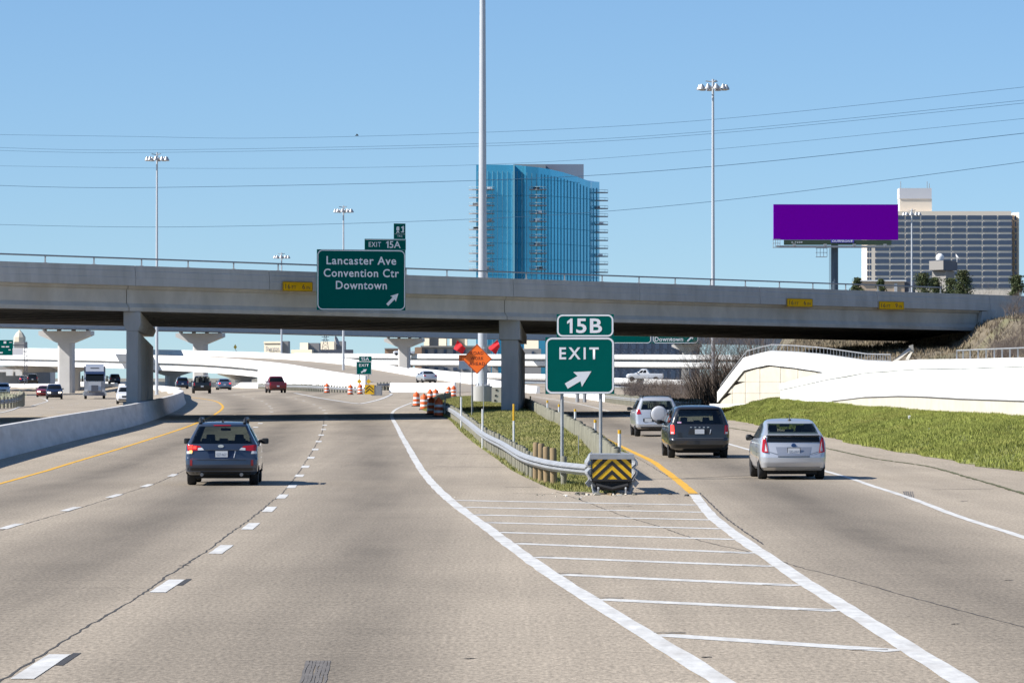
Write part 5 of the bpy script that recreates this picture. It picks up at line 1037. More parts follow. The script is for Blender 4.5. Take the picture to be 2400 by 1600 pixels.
# ================================================================== FAR RAMP (climbs left from the island)
M_white2 = mat('sunlit_white_concrete', (.78, .78, .76), .8, .06, .6, stain=(.3, (.62, .61, .58), .5))
M_pave2 = mat('ramp_pavement', (.30, .255, .20), .9, .1, .3)
fe = catmull([W(*p) for p in ((1314, 930, 400), (1230, 920, 450), (1170, 909, 480), (1100, 899, 500), (1000, 886, 515), (900, 869, 538), (800, 853, 560), (640, 840, 600), (470, 834, 640), (370, 831, 665), (200, 828.5, 705), (0, 826, 750), (-200, 825, 800))], 6)
fr_ = thing('flyover_ramp', 'curving white concrete ramp climbing to the left behind the highway', 'ramp', W(800, 900, 560))
def ramp_sec(pts, prof, name, m, parent, y0=0, drop=True):
    rings = []; n = len(pts)
    for i, p in enumerate(pts):
        d = pts[min(i + 1, n - 1)] - pts[max(i - 1, 0)]; d.z = 0; d.normalize(); l = Vector((-d.y, d.x, 0)); k = .075 * sst(p.y, 450, 560) if drop else 0
        if p.y < y0: continue
        rings.append([p + l * o + Vector((0, 0, z - k * max(0, min(9.2, o)))) for o, z in prof])
    mb = MB(); mb.loft(rings); return mb.build(name, m, parent)
ramp_sec(fe, [(-.05, -.25), (-.05, .0), (9.05, .0), (9.05, -.25)], 'deck', M_pave2, fr_, 452)
ramp_sec(fe, [(-.35, -.4), (-.35, .85), (-.05, .85), (.1, 0), (.1, -.3)], 'barrier', M_white2, fr_, 430)
ramp_sec(fe, [(8.95, -.35), (8.95, .02), (9.05, .85), (9.3, .85), (9.3, -.35)], 'barrier', M_white2, fr_, 512)
ramp_sec([p for p in fe if p.y >= 555], [(1.0, -1.55), (1.0, -.26), (8.6, -.26), (8.6, -.62), (8.85, -.66), (8.85, -1.55)], 'girder', M_white2, fr_)
rp = [p for p in fe if 512 <= p.y <= 572]
mb = MB(); rg = []
for i, p in enumerate(rp):
    d = rp[min(i + 1, len(rp) - 1)] - rp[max(i - 1, 0)]; d.z = 0; d.normalize(); l = Vector((-d.y, d.x, 0)); zt = p.z - .075 * 9 * sst(p.y, 450, 560) - .36; rg.append([Vector((q.x, q.y, z)) for q, z in ((p + l * 9.2, .3), (p + l * 9.2, zt), (p + l * .2, zt), (p + l * .2, .3))])
mb.loft(rg); mb.build('side_wall', M_white2, fr_)
def hammer(parent, c, ang, ztop, colw, capw, caph, zb=-.3, m=mat('pale_pier_concrete', (.56, .55, .53), .85, .08, .5), depth=2.0, name='pier'):
    ax = Vector((math.cos(ang), math.sin(ang), 0)); dp = Vector((-math.sin(ang), math.cos(ang), 0)) * depth / 2; mb = MB(); c = Vector((c[0], c[1], 0))
    pr = [(-capw / 2, ztop), (capw / 2, ztop), (capw / 2, ztop - caph * .35), (colw / 2, ztop - caph), (-colw / 2, ztop - caph), (-capw / 2, ztop - caph * .35)]
    mb.loft([[c + ax * x + s * dp + Vector((0, 0, z)) for x, z in pr] for s in (-1, 1)]); o = mb.build('pier_cap', m, parent)
    mb = MB(); mb.loft([[c + ax * x * colw / 2 + dp * y + Vector((0, 0, z)) for x, y in ((-1, -.7), (-.7, -1), (.7, -1), (1, -.7), (1, .7), (.7, 1), (-.7, 1), (-1, .7))] for z in (zb, ztop - caph)]); mb.build('column', m, parent); return o
def on_ramp(Y):
    i = min(range(len(fe)), key=lambda k: abs(fe[k].y - Y)); d = fe[min(i + 1, len(fe) - 1)] - fe[i - 1]; d.z = 0; d.normalize(); l = Vector((-d.y, d.x, 0)); return fe[i] + l * 4.6, math.atan2(l.y, l.x)
for Y in (600, 640, 700, 760): c_, a_ = on_ramp(Y); hammer(fr_, c_, a_, c_.z - 1.95, 2.2, 7.5, 1.2)
# lower overpass seen under the ramp at the left
lo_ = thing('lower_overpass', 'low dark underpass structure below the white ramp at far left', 'overpass', W(80, 897, 720))
mb = MB(); mb.loft([[W(x, y, 720) + Vector((0, d, 0)) for y, d in ((872, 0), (857, 0), (857, 8), (872, 8))] for x in (-80, 140)]); mb.build('deck', M_conc, lo_)
mb = MB(); mb.loft([[W(x, y, 716) + Vector((0, d, 0)) for y, d in ((871, 0), (866, 0), (866, .5), (871, .5))] for x in (-80, 48)]); mb.build('parapet', M_white2, lo_)
mb = MB(); mb.loft([[W(x, y, 735) + Vector((0, d, 0)) for y, d in ((899, 0), (868, 0), (868, 8), (899, 8))] for x in (-80, 118)]); mb.build('abutment', M_bluest, lo_)
for x in (22, 44): mb = MB(); mb.loft([[W(x, y, 714) + Vector((o, d, 0)) for o, d in ((-.6, 0), (.6, 0), (.6, 1), (-.6, 1))] for y in (880, 865)]); mb.build('bearing_block', M_white2, lo_)
# ================================================================== STEEL FLYOVER behind everything
FP = [Vector(p) for p in ((-100, 500, 9.6), (-85, 560, 9.9), (-70.5, 630, 10.2), (-55.4, 708, 10.7), (-23.3, 862, 11.3), (15, 1010, 11.9), (50.5, 1150, 12.4), (95, 1300, 13))]; fp = catmull(FP, 6)
ff = thing('steel_flyover', 'high blue-grey girder flyover on hammerhead piers seen under the overpass', 'flyover', FP[2])
ramp_sec(fp, [(-4.6, 2.3), (-4.6, 2.6), (4.6, 2.6), (4.6, 2.3)], 'deck', M_conc, ff, drop=False)
for o in (-3.6, -1.2, 1.2, 3.6): ramp_sec(fp, [(o - .25, 0), (o - .25, .06), (o - .06, .08), (o - .06, 2.3), (o + .06, 2.3), (o + .06, .08), (o + .25, .06), (o + .25, 0)], 'girder', M_bluest, ff, drop=False)
for o in (-4.6, 4.3): ramp_sec(fp, [(o, 2.3), (o, 3.5), (o + .3, 3.5), (o + .3, 2.3)], 'barrier', M_conc, ff, drop=False)
for i in (1, 2, 3, 4, 5, 6):
    d = FP[i + 1] - FP[i - 1]; ang = math.atan2(d.y, d.x) - math.pi / 2; hammer(ff, FP[i], ang, FP[i].z - .25, 2.4, 8.6, 1.9)
    for o in (-3.6, -1.2, 1.2, 3.6): mb = MB(); mb.box(FP[i] + Vector((math.cos(ang) * o, math.sin(ang) * o, -.12)), (.5, .8, .24), rz=ang); mb.build('bearing', M_steeld, ff)
# ================================================================== VIADUCTS on the right
def viaduct(pts, rows, name, label, piers=()):
    P = [W(*p) for p in pts]; v = thing(name, label, 'viaduct', (P[0].x, P[0].y, 0))
    for nm, z0, z1, inset, thick, m in rows:
        rings = []
        for i, p in enumerate(P):
            d = P[min(i + 1, len(P) - 1)] - P[max(i - 1, 0)]; d.z = 0; d.normalize(); bk = Vector((-d.y, d.x, 0)); bk = bk if bk.y > 0 else -bk
            rings.append([p + bk * o + Vector((0, 0, z)) for o, z in ((inset, z0), (inset, z1), (inset + thick, z1), (inset + thick, z0))])
        mb = MB(); mb.loft(rings); mb.build(nm, m, v)
    for t in piers:
        k = t * (len(P) - 1); i = min(int(k), len(P) - 2); p = P[i].lerp(P[i + 1], k - i); zc = rows[-1][1]
        mb = MB(); mb.loft([[Vector((p.x + x, p.y + 4 + y, z)) for x, y in ((-.8, -.8), (.8, -.8), (.8, .8), (-.8, .8))] for z in (-.4, p.z + zc)]); mb.build('column', M_conc, v)
    return v
viaduct(((690, 827.5, 1080), (800, 828, 1060), (1000, 829, 1030), (1230, 830, 1008), (1440, 830.5, 990), (1650, 831, 970), (1800, 832, 955)), (('parapet', -1.1, 0, 0, .3, M_white2), ('girder', -1.75, -1.1, 1.1, 6, M_bluest), ('deck', -1.3, -1.05, .1, 9, M_conc)), 'viaduct', 'upper white viaduct parapet running right below the steel flyover', (.2, .45, .8))
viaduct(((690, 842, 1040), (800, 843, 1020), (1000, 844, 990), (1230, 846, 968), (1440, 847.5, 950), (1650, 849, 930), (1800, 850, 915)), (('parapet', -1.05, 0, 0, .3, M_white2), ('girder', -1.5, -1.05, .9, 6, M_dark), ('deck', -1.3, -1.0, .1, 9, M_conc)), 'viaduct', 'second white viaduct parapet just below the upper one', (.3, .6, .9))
viaduct(((960, 861, 690), (1080, 872.5, 660), (1180, 874.5, 645), (1300, 877, 630), (1440, 885, 610), (1560, 889, 595), (1700, 892, 580)), (('parapet', -.75, 0, 0, .3, M_white2), ('girder', -1.45, -.75, .5, 6, M_bluest), ('deck', -.95, -.7, .1, 8, M_conc)), 'viaduct', 'lowest white parapet crossing behind the exit sign with a pickup on it', (.3, .75))
# near ground barriers in the distance
def lowwall(pts, h, label, m=M_white2, name='concrete_barrier', w=.3):
    P = catmull([W(*p) for p in pts], 4); mb = MB(); rings = []
    for i, p in enumerate(P):
        d = P[min(i + 1, len(P) - 1)] - P[max(i - 1, 0)]; d.z = 0; d.normalize(); bk = Vector((-d.y, d.x, 0)); bk = bk if bk.y > 0 else -bk
        rings.append([p + bk * o + Vector((0, 0, z)) for o, z in ((0, -.3), (0, .1), (w * .4, .35), (w * .5, h), (w, h), (w * 1.3, .1), (w * 1.3, -.3))])
    mb.loft(rings); return tag(mb.build(name, m, sm=20), label, 'barrier')
lowwall(((912, 914, 455), (985, 915, 452), (1035, 914.5, 447), (1062, 913, 440)), .85, 'short white barrier in front of the pale silver sedan')
lowwall(((610, 910, 560), (540, 909, 600), (470, 908, 630), (400, 906.5, 660), (300, 905, 700), (150, 905, 760), (-60, 905, 820)), .85, 'long white barrier along the far side of the bend')
lowwall(((1419, 944, 332), (1366, 937.5, 365), (1314, 930.5, 400)), .9, 'white barrier beside the exit ramp behind the exit sign')
# ------------------------------------------------------------------ distant guardrails
def far_rail(pts, label, side=-1, step=1.9, face=1):
    c = catmull([W(*p) for p in pts], 8); t = thing('guardrail', label, 'guardrail', c[0]); wbeam(resample(c, 1.5), side, .36, 'rail', t, 1.0)
    for q in resample(c, step): link('post', random.choice(PM2), None, t, local(t, q + Vector((.0, .18, 0))))
far_rail(((606, 913, 556), (650, 914.5, 520), (700, 915.5, 490), (760, 919, 462), (830, 923.5, 442), (862, 926, 434)), 'far guardrail on timber posts running up to the chevron cushion', 1)
far_rail(((884, 913, 452), (900, 912.5, 456), (916, 912, 460)), 'short guardrail piece joining the far white barrier', 1)
far_rail(((1420, 944.5, 330), (1460, 950, 305), (1505, 956, 280), (1560, 962, 260), (1640, 968, 235)), 'guardrail along the right side of the exit ramp before the scrub', 1)
far_rail(((-60, 966, 262), (-10, 961, 270), (30, 956, 279), (50, 950, 290), (54, 944, 303), (45, 939, 320)), 'dark guardrail around the reedy gore at left picture edge', 1)
RD = np.zeros((12, 4, 3)); 
for i in range(12):
    for j in range(4): p = W(-60 + i * 10, 955 - i * 1.1 - j * 4, 268 + i * 4 + j * 12); RD[i, j] = (p.x, p.y, g(p.x, p.y))
blades('grass', RD, 2500, 1.0, .05, mat('pale_reeds', (.45, .45, .30), .9, .3, 2), 'pale tall reeds behind the dark guardrail at left edge')
# ================================================================== BUILDINGS
def wbox(parent, name, m, px0, px1, py0, py1, Y, depth, taper=None):
    a, b = W(px0, py1, Y), W(px1, py0, Y); mb = MB(); sk = (b.x - a.x) * .7
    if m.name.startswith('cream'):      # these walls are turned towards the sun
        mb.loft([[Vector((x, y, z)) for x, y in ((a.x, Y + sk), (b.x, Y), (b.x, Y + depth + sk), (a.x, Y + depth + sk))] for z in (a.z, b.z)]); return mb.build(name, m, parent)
    mb.box(((a.x + b.x) / 2, Y + depth / 2, (a.z + b.z) / 2), (abs(b.x - a.x), depth, abs(b.z - a.z))); return mb.build(name, m, parent)
# glass tower
M_cw = mat('blue_curtain_wall', (.085, .40, .58), .18, .16, .06, spec=.5, metal=.55, stretch=(1, 1, .25)); M_mul = mat('dark_mullion', (.06, .29, .43), .35, metal=.4); M_fin = mat('pale_fin', (.24, .48, .56), .4)
gt = thing('glass_tower', 'tall blue glass tower with stacked balconies behind the mast', 'tower', W(1260, 885, 1900))
def fx(px, Y, z): return Vector(((px - 1200) / F * Y, Y, z))
def zt_(py, Y): return W(1200, py, Y).z
PL = [(1116, 1885, 386), (1160, 1885, 386), (1203, 1885, 387), (1206, 1889, 387), (1232, 1886, 389.5), (1262, 1888, 392.5), (1290, 1893, 397), (1320, 1902, 404), (1352, 1914, 414), (1384, 1928, 427), (1387, 1932, 426.5), (1405, 1944, 426.5), (1398, 2000, 426), (1130, 2000, 386)]
mb = MB(); mb.loft([[fx(x, y, -1) for x, y, t in PL], [fx(x, y, zt_(t, y)) for x, y, t in PL]]); mb.build('curtain_wall', M_cw, gt)
def plan(px): xs_ = [p[0] for p in PL[:12]]; return float(np.interp(px, xs_, [p[1] for p in PL[:12]])), float(np.interp(px, xs_, [p[2] for p in PL[:12]]))
k = 1120.0
while k < 1405:
    y, tp = plan(k); p = fx(k, y - .1, 0); mb = MB(); mb.box((p.x, p.y, (zt_(tp, y) - 6) / 2 + 3), (.5 if k > 1262 else .2, .5, zt_(tp, y) - 6)); mb.build('mullion', M_mul if k > 1262 else M_fin, gt); k += 7.6 if k > 1262 else 11.5
mb = MB(); p0, p1 = fx(1204.5, 1884, 40), fx(1204.5, 1884, zt_(386, 1884)); mb.bar(p0, p1, .7, 1.6); mb.build('corner_fin', M_fin, gt)
for r_ in range(0, 14, 2):
    py = 422 + r_ * 18.6; P = [fx(x, plan(x)[0] - .12, zt_(py, 1890)) for x in np.linspace(1118, 1404, 26) if plan(x)[1] < py - 3]
    if len(P) > 3: mb = MB(); mb.tube(P, .10, 4); mb.build('floor_line', M_mul, gt)
M_slab = mat('balcony_slab', (.26, .25, .25), .7); M_bglass = mat('balcony_rail', (.45, .60, .63), .3)
for cx, w, y0, n in ((1130, 62, 446, 11), (1258, 46, 446, 11), (1400, 50, 453, 11)):
    for r_ in range(n):
        py = y0 + r_ * 18.65; yy = plan(min(max(cx, 1117), 1404))[0]; c_ = fx(cx, yy, zt_(py, yy)); wm = w * yy / F; mb = MB()
        ring = [Vector((c_.x + wm / 2 * math.cos(a), c_.y + 1.2 - 3.6 * math.sin(a), c_.z)) for a in np.linspace(0, math.pi, 9)]
        mb.add(ring + [q + Vector((0, 0, .55)) for q in ring], [tuple(range(9)), tuple(range(17, 8, -1))] + [(i, i + 1, i + 10, i + 9) for i in range(8)] + [(8, 0, 9, 17)]); b_ = mb.build('balcony', M_slab, gt)
        mb = MB(); q2 = [q + Vector((0, 0, 1.6)) for q in ring]; mb.tube(q2, .1, 4)
        for q in ring[::2]: mb.bar(q, q + Vector((0, 0, 1.6)), .12)
        mb.build('railing', M_bglass, b_)
        if random.random() < .7: mb = MB(); xx = random.uniform(-.3, .3) * wm; mb.box((c_.x + xx, c_.y - 1.2, c_.z + 1.0), (random.uniform(1, 2.5), .8, .8)); mb.build('furniture', random.choice([M_trim, M_slab, M_sw]), b_)
wbox(gt, 'roof_screen', M_slab, 1204, 1279, 385, 400, 1925, 30); wbox(gt, 'plant_room', mat('dark_plant_room', (.22, .235, .28), .7), 1279, 1368, 385, 430, 1935, 40)
# beige office tower
M_bt = mat('beige_tower_stone', (.80, .70, .57), .85, .06, .05); M_bw = mat('dark_blue_window', (.07, .098, .15), .3, .3, .05, spec=.4); M_btl = mat('pale_tower_stone', (.62, .57, .47), .85)
bt = thing('office_tower', 'wide beige office tower with horizontal window bands at right', 'tower', W(2200, 885, 1500), 0)
YB = 1500; a, b = W(2033, 700, YB), W(2370, 497, YB); mb = MB(); zt = W(2200, 495, YB).z
mb.loft([[Vector((x, y, z)) for x, y in ((a.x, YB), (b.x, YB), (b.x + .3, YB + 12), (a.x, YB + 12))] for z in (-1, zt)]); mb.build('main_block', M_bt, bt)
mb = MB(); mb.loft([[Vector((x, y, z)) for x, y in ((W(2033, 0, YB).x - .15, YB + 2), (W(2026, 0, YB).x, YB + 4), (W(2026, 0, YB).x, YB + 13), (a.x - .15, YB + 13))] for z in (-1, zt)]); mb.build('corner_block', M_bt, bt)
mb = MB(); e = W(2390, 495, YB).x; mb.loft([[Vector((x, y, z)) for x, y in ((b.x + 1.6, YB + 6), (e, YB + 2), (e, YB + 14), (b.x + 1.6, YB + 14))] for z in (-1, zt - .3)]); mb.build('side_block', M_bt, bt)
wm = MB(); wm.box((0, 0, 0), (5.25, .3, 1.62)); wme = wm.mesh('window'); wme.materials.append(M_bw)
ns = MB(); ns.box((0, 0, 0), (.62, .3, 1.7)); nse = ns.mesh('narrow_window'); nse.materials.append(M_bw)
zf = lambda r_: W(2200, 510 + r_ * 14.55, YB).z
for r_ in range(12):
    for c_ in range(9):
        px = 2051.5 + 16 + c_ * 36.1; x = (px - 1200) / F * YB; y = YB
        if r_ < 11 or c_ > 1: link('window', wme, None, bt, local(bt, Vector((x, y - .02, zf(r_)))))
    for px in (2034.5, 2040): x = (px - 1200) / F * YB; link('window', nse, None, bt, local(bt, Vector((x, YB + .1, zf(r_)))))
    x = e - 1.2; link('window', nse, None, bt, local(bt, Vector((x, YB + 2.9, zf(r_)))))
wbox(bt, 'penthouse', M_bt, 2109, 2184, 466, 500, YB + 4, 8); wbox(bt, 'penthouse_cap', mat('white_cladding', (.62, .62, .64), .7), 2108, 2183.5, 441, 466, YB + 3.7, 8.6)
for px, py in ((2111, 425), (2173, 425), (2178, 430)): q = W(px, 442, YB + 25); mb = MB(); mb.tube([q, q + Vector((0, 0, (442 - py) * YB / F))], .12, 4); mb.build('antenna', M_steeld, bt)
# small grey tower with a dome, in front of the office tower
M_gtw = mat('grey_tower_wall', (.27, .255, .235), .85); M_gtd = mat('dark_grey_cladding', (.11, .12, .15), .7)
st = thing('equipment_tower', 'squat grey concrete tower with white dome and dish on its roof', 'tower', W(2215, 680, 700)); q = (2182, 2212, 2249)
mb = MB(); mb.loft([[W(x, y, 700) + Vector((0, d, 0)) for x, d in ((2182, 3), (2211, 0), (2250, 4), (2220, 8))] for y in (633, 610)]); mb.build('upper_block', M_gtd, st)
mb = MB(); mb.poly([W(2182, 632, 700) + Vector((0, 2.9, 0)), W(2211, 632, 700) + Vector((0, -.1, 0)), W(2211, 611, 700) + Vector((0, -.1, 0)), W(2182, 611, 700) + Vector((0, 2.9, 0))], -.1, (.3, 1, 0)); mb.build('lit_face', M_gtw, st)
mb = MB(); mb.loft([[W(x, y, 701) + Vector((0, d, 0)) for x, d in ((2189, 3), (2217, 0), (2243, 4), (2220, 8))] for y in (690, 634)]); mb.build('shaft', M_gtw, st)
q = W(2203, 603, 703); mb = MB(); mb.lathe([(.05, .7), (.35, .62), (.65, .3), (.75, 0), (.6, -.5)], 12, Matrix.Translation(q)); mb.build('radome', M_white, st, sm=50)
q = W(2243, 604, 703); mb = MB(); mb.lathe([(.7, .2), (.3, 0), (.05, -.05)], 12, Matrix.Translation(q) @ Matrix.Rotation(R(55), 4, 'Y')); mb.bar(q, q - Vector((0, 0, .8)), .1); mb.build('dish', M_white, st)
lb = thing('low_building', 'low peach coloured building behind the overpass rail below the office tower', 'building', W(2070, 690, 820)); wbox(lb, 'wall', mat('peach_wall', (.55, .42, .30), .85), 2016, 2120, 659, 700, 820, 14); wbox(lb, 'side_wall', M_gtd, 2120, 2145, 661, 700, 822, 12)
wbox(lb, 'door', mat('pale_door', (.55, .55, .55), .7), 2096, 2103, 664, 684, 819.8, .15); wbox(lb, 'roof_edge', M_white, 2012, 2124, 656, 659.3, 819.6, 15)
# downtown roofs under the overpass
M_cream = mat('cream_wall', (.68, .60, .46), .85, .05, .1); M_shd = mat('grey_and_shaded_wall', (.36, .34, .32), .85, .05, .1); M_brick = mat('orange_brick_wall', (.48, .30, .19), .85, .1, .3)  # the grey also colours in the shaded sides of the cream blocks
sh = thing('hotel_block', 'cream hotel tower top with dark Sheraton lettering on its wall', 'building', W(645, 885, 1400))
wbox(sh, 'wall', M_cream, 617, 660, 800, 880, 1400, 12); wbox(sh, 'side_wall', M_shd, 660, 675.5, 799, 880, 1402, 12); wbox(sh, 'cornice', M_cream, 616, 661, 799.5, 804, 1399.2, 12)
q = W(638.5, 817, 1399.0 + 43 * 1400 / F * .35); t_ = link('lettering', text_mesh('Sheraton', 33 * 1400 / F * 1.2, 11 * 1400 / F, bold=.01), None, sh, local(sh, q), -math.atan(.7)); t_.data.materials.clear(); t_.data.materials.append(M_gtd)
def block(name, label, boxes, cat='building'):
    x0, x1, y0, y1, Y = boxes[0][1:6]; t = thing(name, label, cat, W((x0 + x1) / 2, 885, Y))
    for nm, a, b, c, d, Y, dep, m in boxes: wbox(t, nm, m, a, b, c, d, Y, dep)
    return t
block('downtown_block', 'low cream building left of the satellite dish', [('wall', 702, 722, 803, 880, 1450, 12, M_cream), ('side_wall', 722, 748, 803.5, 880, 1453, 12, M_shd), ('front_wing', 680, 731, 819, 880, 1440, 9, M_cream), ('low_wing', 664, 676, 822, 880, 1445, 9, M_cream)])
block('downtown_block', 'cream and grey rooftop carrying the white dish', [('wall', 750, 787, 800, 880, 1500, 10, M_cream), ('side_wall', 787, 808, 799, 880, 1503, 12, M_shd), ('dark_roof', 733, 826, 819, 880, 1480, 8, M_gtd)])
block('brick_building', 'orange brick building left of the slim flyover pier', [('wall', 902, 936, 817, 880, 1350, 10, M_brick), ('parapet', 901, 937, 815.5, 818, 1349.5, 11, M_shd)])
bk = block('beige_block', 'long beige grey block with dark windows above the viaduct', [('wall', 976, 1150, 813, 880, 1300, 14, M_shd), ('brick_wing', 972, 988, 814, 880, 1295, 10, M_brick), ('cornice', 986, 1152, 810, 814, 1299, 16, M_gtw)])
for x in range(996, 1145, 22): wbox(bk, 'window', M_bw, x, x + 7, 819, 828, 1299.6, .5); wbox(bk, 'window', M_bw, x, x + 9, 861, 868, 1299.6, .5)
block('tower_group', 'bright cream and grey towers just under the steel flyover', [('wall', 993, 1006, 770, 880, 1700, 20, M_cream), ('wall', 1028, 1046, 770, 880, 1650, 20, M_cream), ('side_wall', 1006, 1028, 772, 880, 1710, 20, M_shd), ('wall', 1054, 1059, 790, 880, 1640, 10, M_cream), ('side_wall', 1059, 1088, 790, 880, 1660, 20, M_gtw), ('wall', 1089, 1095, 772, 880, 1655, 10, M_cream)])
block('tower_group', 'cream walled block and blue glass sliver between pier and exit sign', [('wall', 1229, 1262, 790, 880, 1500, 10, M_cream), ('glass_wall', 1262, 1290, 780, 880, 1520, 10, M_cw), ('low_wall', 1226, 1268, 817, 880, 1480, 10, M_shd), ('door', 1246, 1252, 823, 831, 1479.7, .3, M_bw)])
bb2 = thing('window_block', 'dark blue building with rows of tall windows right of the exit sign', 'building', W(1515, 885, 1300)); M_wbl = mat('slate_facade', (.16, .18, .22), .7); wbox(bb2, 'wall', M_wbl, 1420, 1592, 770, 900, 1300, 20)
for r_ in range(5):
    for c_ in range(9): x = 1424 + c_ * 18.6; wbox(bb2, 'window', M_bw, x, x + 10, 776 + r_ * 23, 795 + r_ * 23, 1299.7, .5)
wbox(bb2, 'bright_bay', M_shd, 1592, 1640, 800, 900, 1310, 12)
dt = thing('domed_tower', 'tan octagonal domed tower top at far left under the overpass', 'tower', W(46, 885, 1100)); q = W(46, 802, 1100); s_ = 1100 / F
mb = MB(); mb.lathe([(13 * s_, -1.2), (14 * s_, .5), (14 * s_, 12 * s_), (8 * s_, 22 * s_), (2.5 * s_, 27 * s_), (2 * s_, 29 * s_)], 8, Matrix.Translation(q)); mb.build('dome', M_cream, dt); wbox(dt, 'base', M_shd, 33, 58, 801, 890, 1095, 5)
# rooftop lattice mast and dish
tw = thing('lattice_mast', 'spidery lattice mast on the roof beside the dish', 'mast', W(763, 830, 1470)); mb = MB()
for k in range(6):
    z0, z1 = W(0, 829 - k * 8, 1470).z, W(0, 829 - (k + 1) * 8, 1470).z; w0, w1 = 1.5 - k * .22, 1.5 - (k + 1) * .22; x = W(763, 0, 1470).x
    for sg in (-1, 1): mb.bar((x + sg * w0, 1470, z0), (x + sg * w1, 1470, z1), .16); mb.bar((x + sg * w0, 1470, z0), (x - sg * w1, 1470, z1), .1)
    if k > 2: mb.bar((x - 1.4, 1470, z1), (x + 1.4, 1470, z1), .2)
mb.build('lattice', M_gtd, tw)
di = thing('satellite_dish', 'large white and grey rooftop satellite dish', 'dish', W(785, 800, 1490)); mb = MB(); mb.lathe([(1.9, .9), (1.3, .4), (.6, .1), (.1, 0)], 14, Matrix.Rotation(R(70), 4, 'Y') @ Matrix.Rotation(R(15), 4, 'X')); mb.build('reflector', M_shd, di, world=False, sm=50); mb = MB(); mb.bar((0, 0, -4), (0, 0, 0), .5); mb.build('pedestal', M_shd, di, world=False)
# left-edge overhead sign on a dark truss post
ls = thing('overhead_sign', 'green overhead sign cut by the left picture edge with dark truss post', 'sign', W(10, 895, 640)); z0 = local(ls, W(10, 832, 640)).z
panel(ls, 4.6, 2.45, x=-.9, z=z0 + 1.2)
for x, z, w, h in ((.1, 2.05, .42, .36), (1.0, 2.05, .4, .12), (-.2, 1.35, .5, .2), (.5, 1.35, .55, .2), (.85, .85, .35, .15), (-.6, .4, .7, .22)): mb = MB(); mb.add([(x + a * w / 2, -.01, z0 + z + b * h / 2) for a, b in ((-1, -1), (1, -1), (1, 1), (-1, 1))], [(0, 1, 2, 3)]); mb.build('legend_bar', M_sw, ls, world=False, fix=False)
mb = MB(); xx = local(ls, W(60, 880, 640)).x
for sg in (-1, 1): mb.bar((xx + sg * .2, .3, -.5), (xx + sg * .2, .3, z0 + 2.1), .1)
for k in range(9): mb.bar((xx - .2, .3, k * .75), (xx + .2, .3, k * .75 + .6), .06)
mb.bar((-3, .3, z0 + 1.6), (xx, .3, z0 + 1.6), .15); mb.bar((-3, .3, z0 + .6), (xx, .3, z0 + .6), .15); mb.build('truss_post', M_gtd, ls, world=False)
wb_ = W(42, 824, 638); mb = MB(); mb.box((0, 0, 0), (1.7, .1, 1.1)); o = mb.build('white_panel_sign', M_sw, world=False); o.location = wb_; tag(o, 'plain white panel beside the left overhead sign', 'sign')
ys_ = thing('curve_sign', 'small yellow diamond sign on a bent post on the far ramp', 'sign', W(557, 828, 625)); mb = MB(); mb.tube([(0, 0, 0), (-.35, 0, .6)], .05, 5); mb.build('post', M_steeld, ys_, world=False); mb = MB(); mb.poly([(-.38 - .27, 0, 1.0), (-.38, 0, .6), (-.38 + .27, 0, 1.0), (-.38, 0, 1.45)], .04, (0, 1, 0)); mb.build('plate', mat('dull_yellow_plate', (.28, .22, .03), .6), ys_, world=False)
# ================================================================== SEMI TRUCK (oncoming)
tp_ = G(222, 934); se = thing('semi_truck', 'silver grey semi truck oncoming on the opposite carriageway', 'truck', tp_, R(186)); Mt = paint('pale_silver_truck_paint', (.42, .44, .47), .3, .35)
def tb(name, m, prof, w0, w1=None, par=se):    # side profile (y,z) extruded across the width
    w1 = w1 or w0; mb = MB(); mb.loft([[(sg * (w0 if z < 2.2 else w1), y, z) for y, z in prof] for sg in (-1, 1)]); return mb.build(name, m, par, world=False)
tb('hood', Mt, [(4.2, .9), (6.3, .75), (6.45, 1.0), (6.4, 1.55), (4.3, 2.05)], .72); tb('cab', Mt, [(0, .8), (4.35, .8), (4.4, 2.05), (3.75, 2.95), (3.6, 3.1), (0, 3.1)], 1.2)
tb('roof_fairing', Mt, [(0, 3.1), (3.62, 3.1), (2.6, 3.75), (1.6, 4.05), (0, 4.05)], 1.2, 1.05); tb('windscreen', M_glass, [(4.43, 2.1), (4.45, 2.12), (3.8, 2.92), (3.76, 2.9)], 1.05)
tb('visor', paint('blue_visor', (.05, .08, .16)), [(3.75, 2.92), (4.0, 2.9), (3.72, 3.2), (3.6, 3.2)], 1.1); tb('vent', M_trim, [(2.92, 3.55), (2.98, 3.55), (2.86, 3.64), (2.8, 3.64)], .5)
mb = MB(); mb.box((0, 6.46, 1.22), (.8, .06, .75)); mb.build('grille', M_gtd, se, world=False); mb = MB(); mb.loft([[(x, 6.55 - .35 * (abs(x) / 1.2) ** 2, z) for x in np.linspace(-1.2, 1.2, 9)] for z in (.38, .75)], closed=False, cap=False); mb.build('bumper', M_gtd, se, world=False, fix=False)
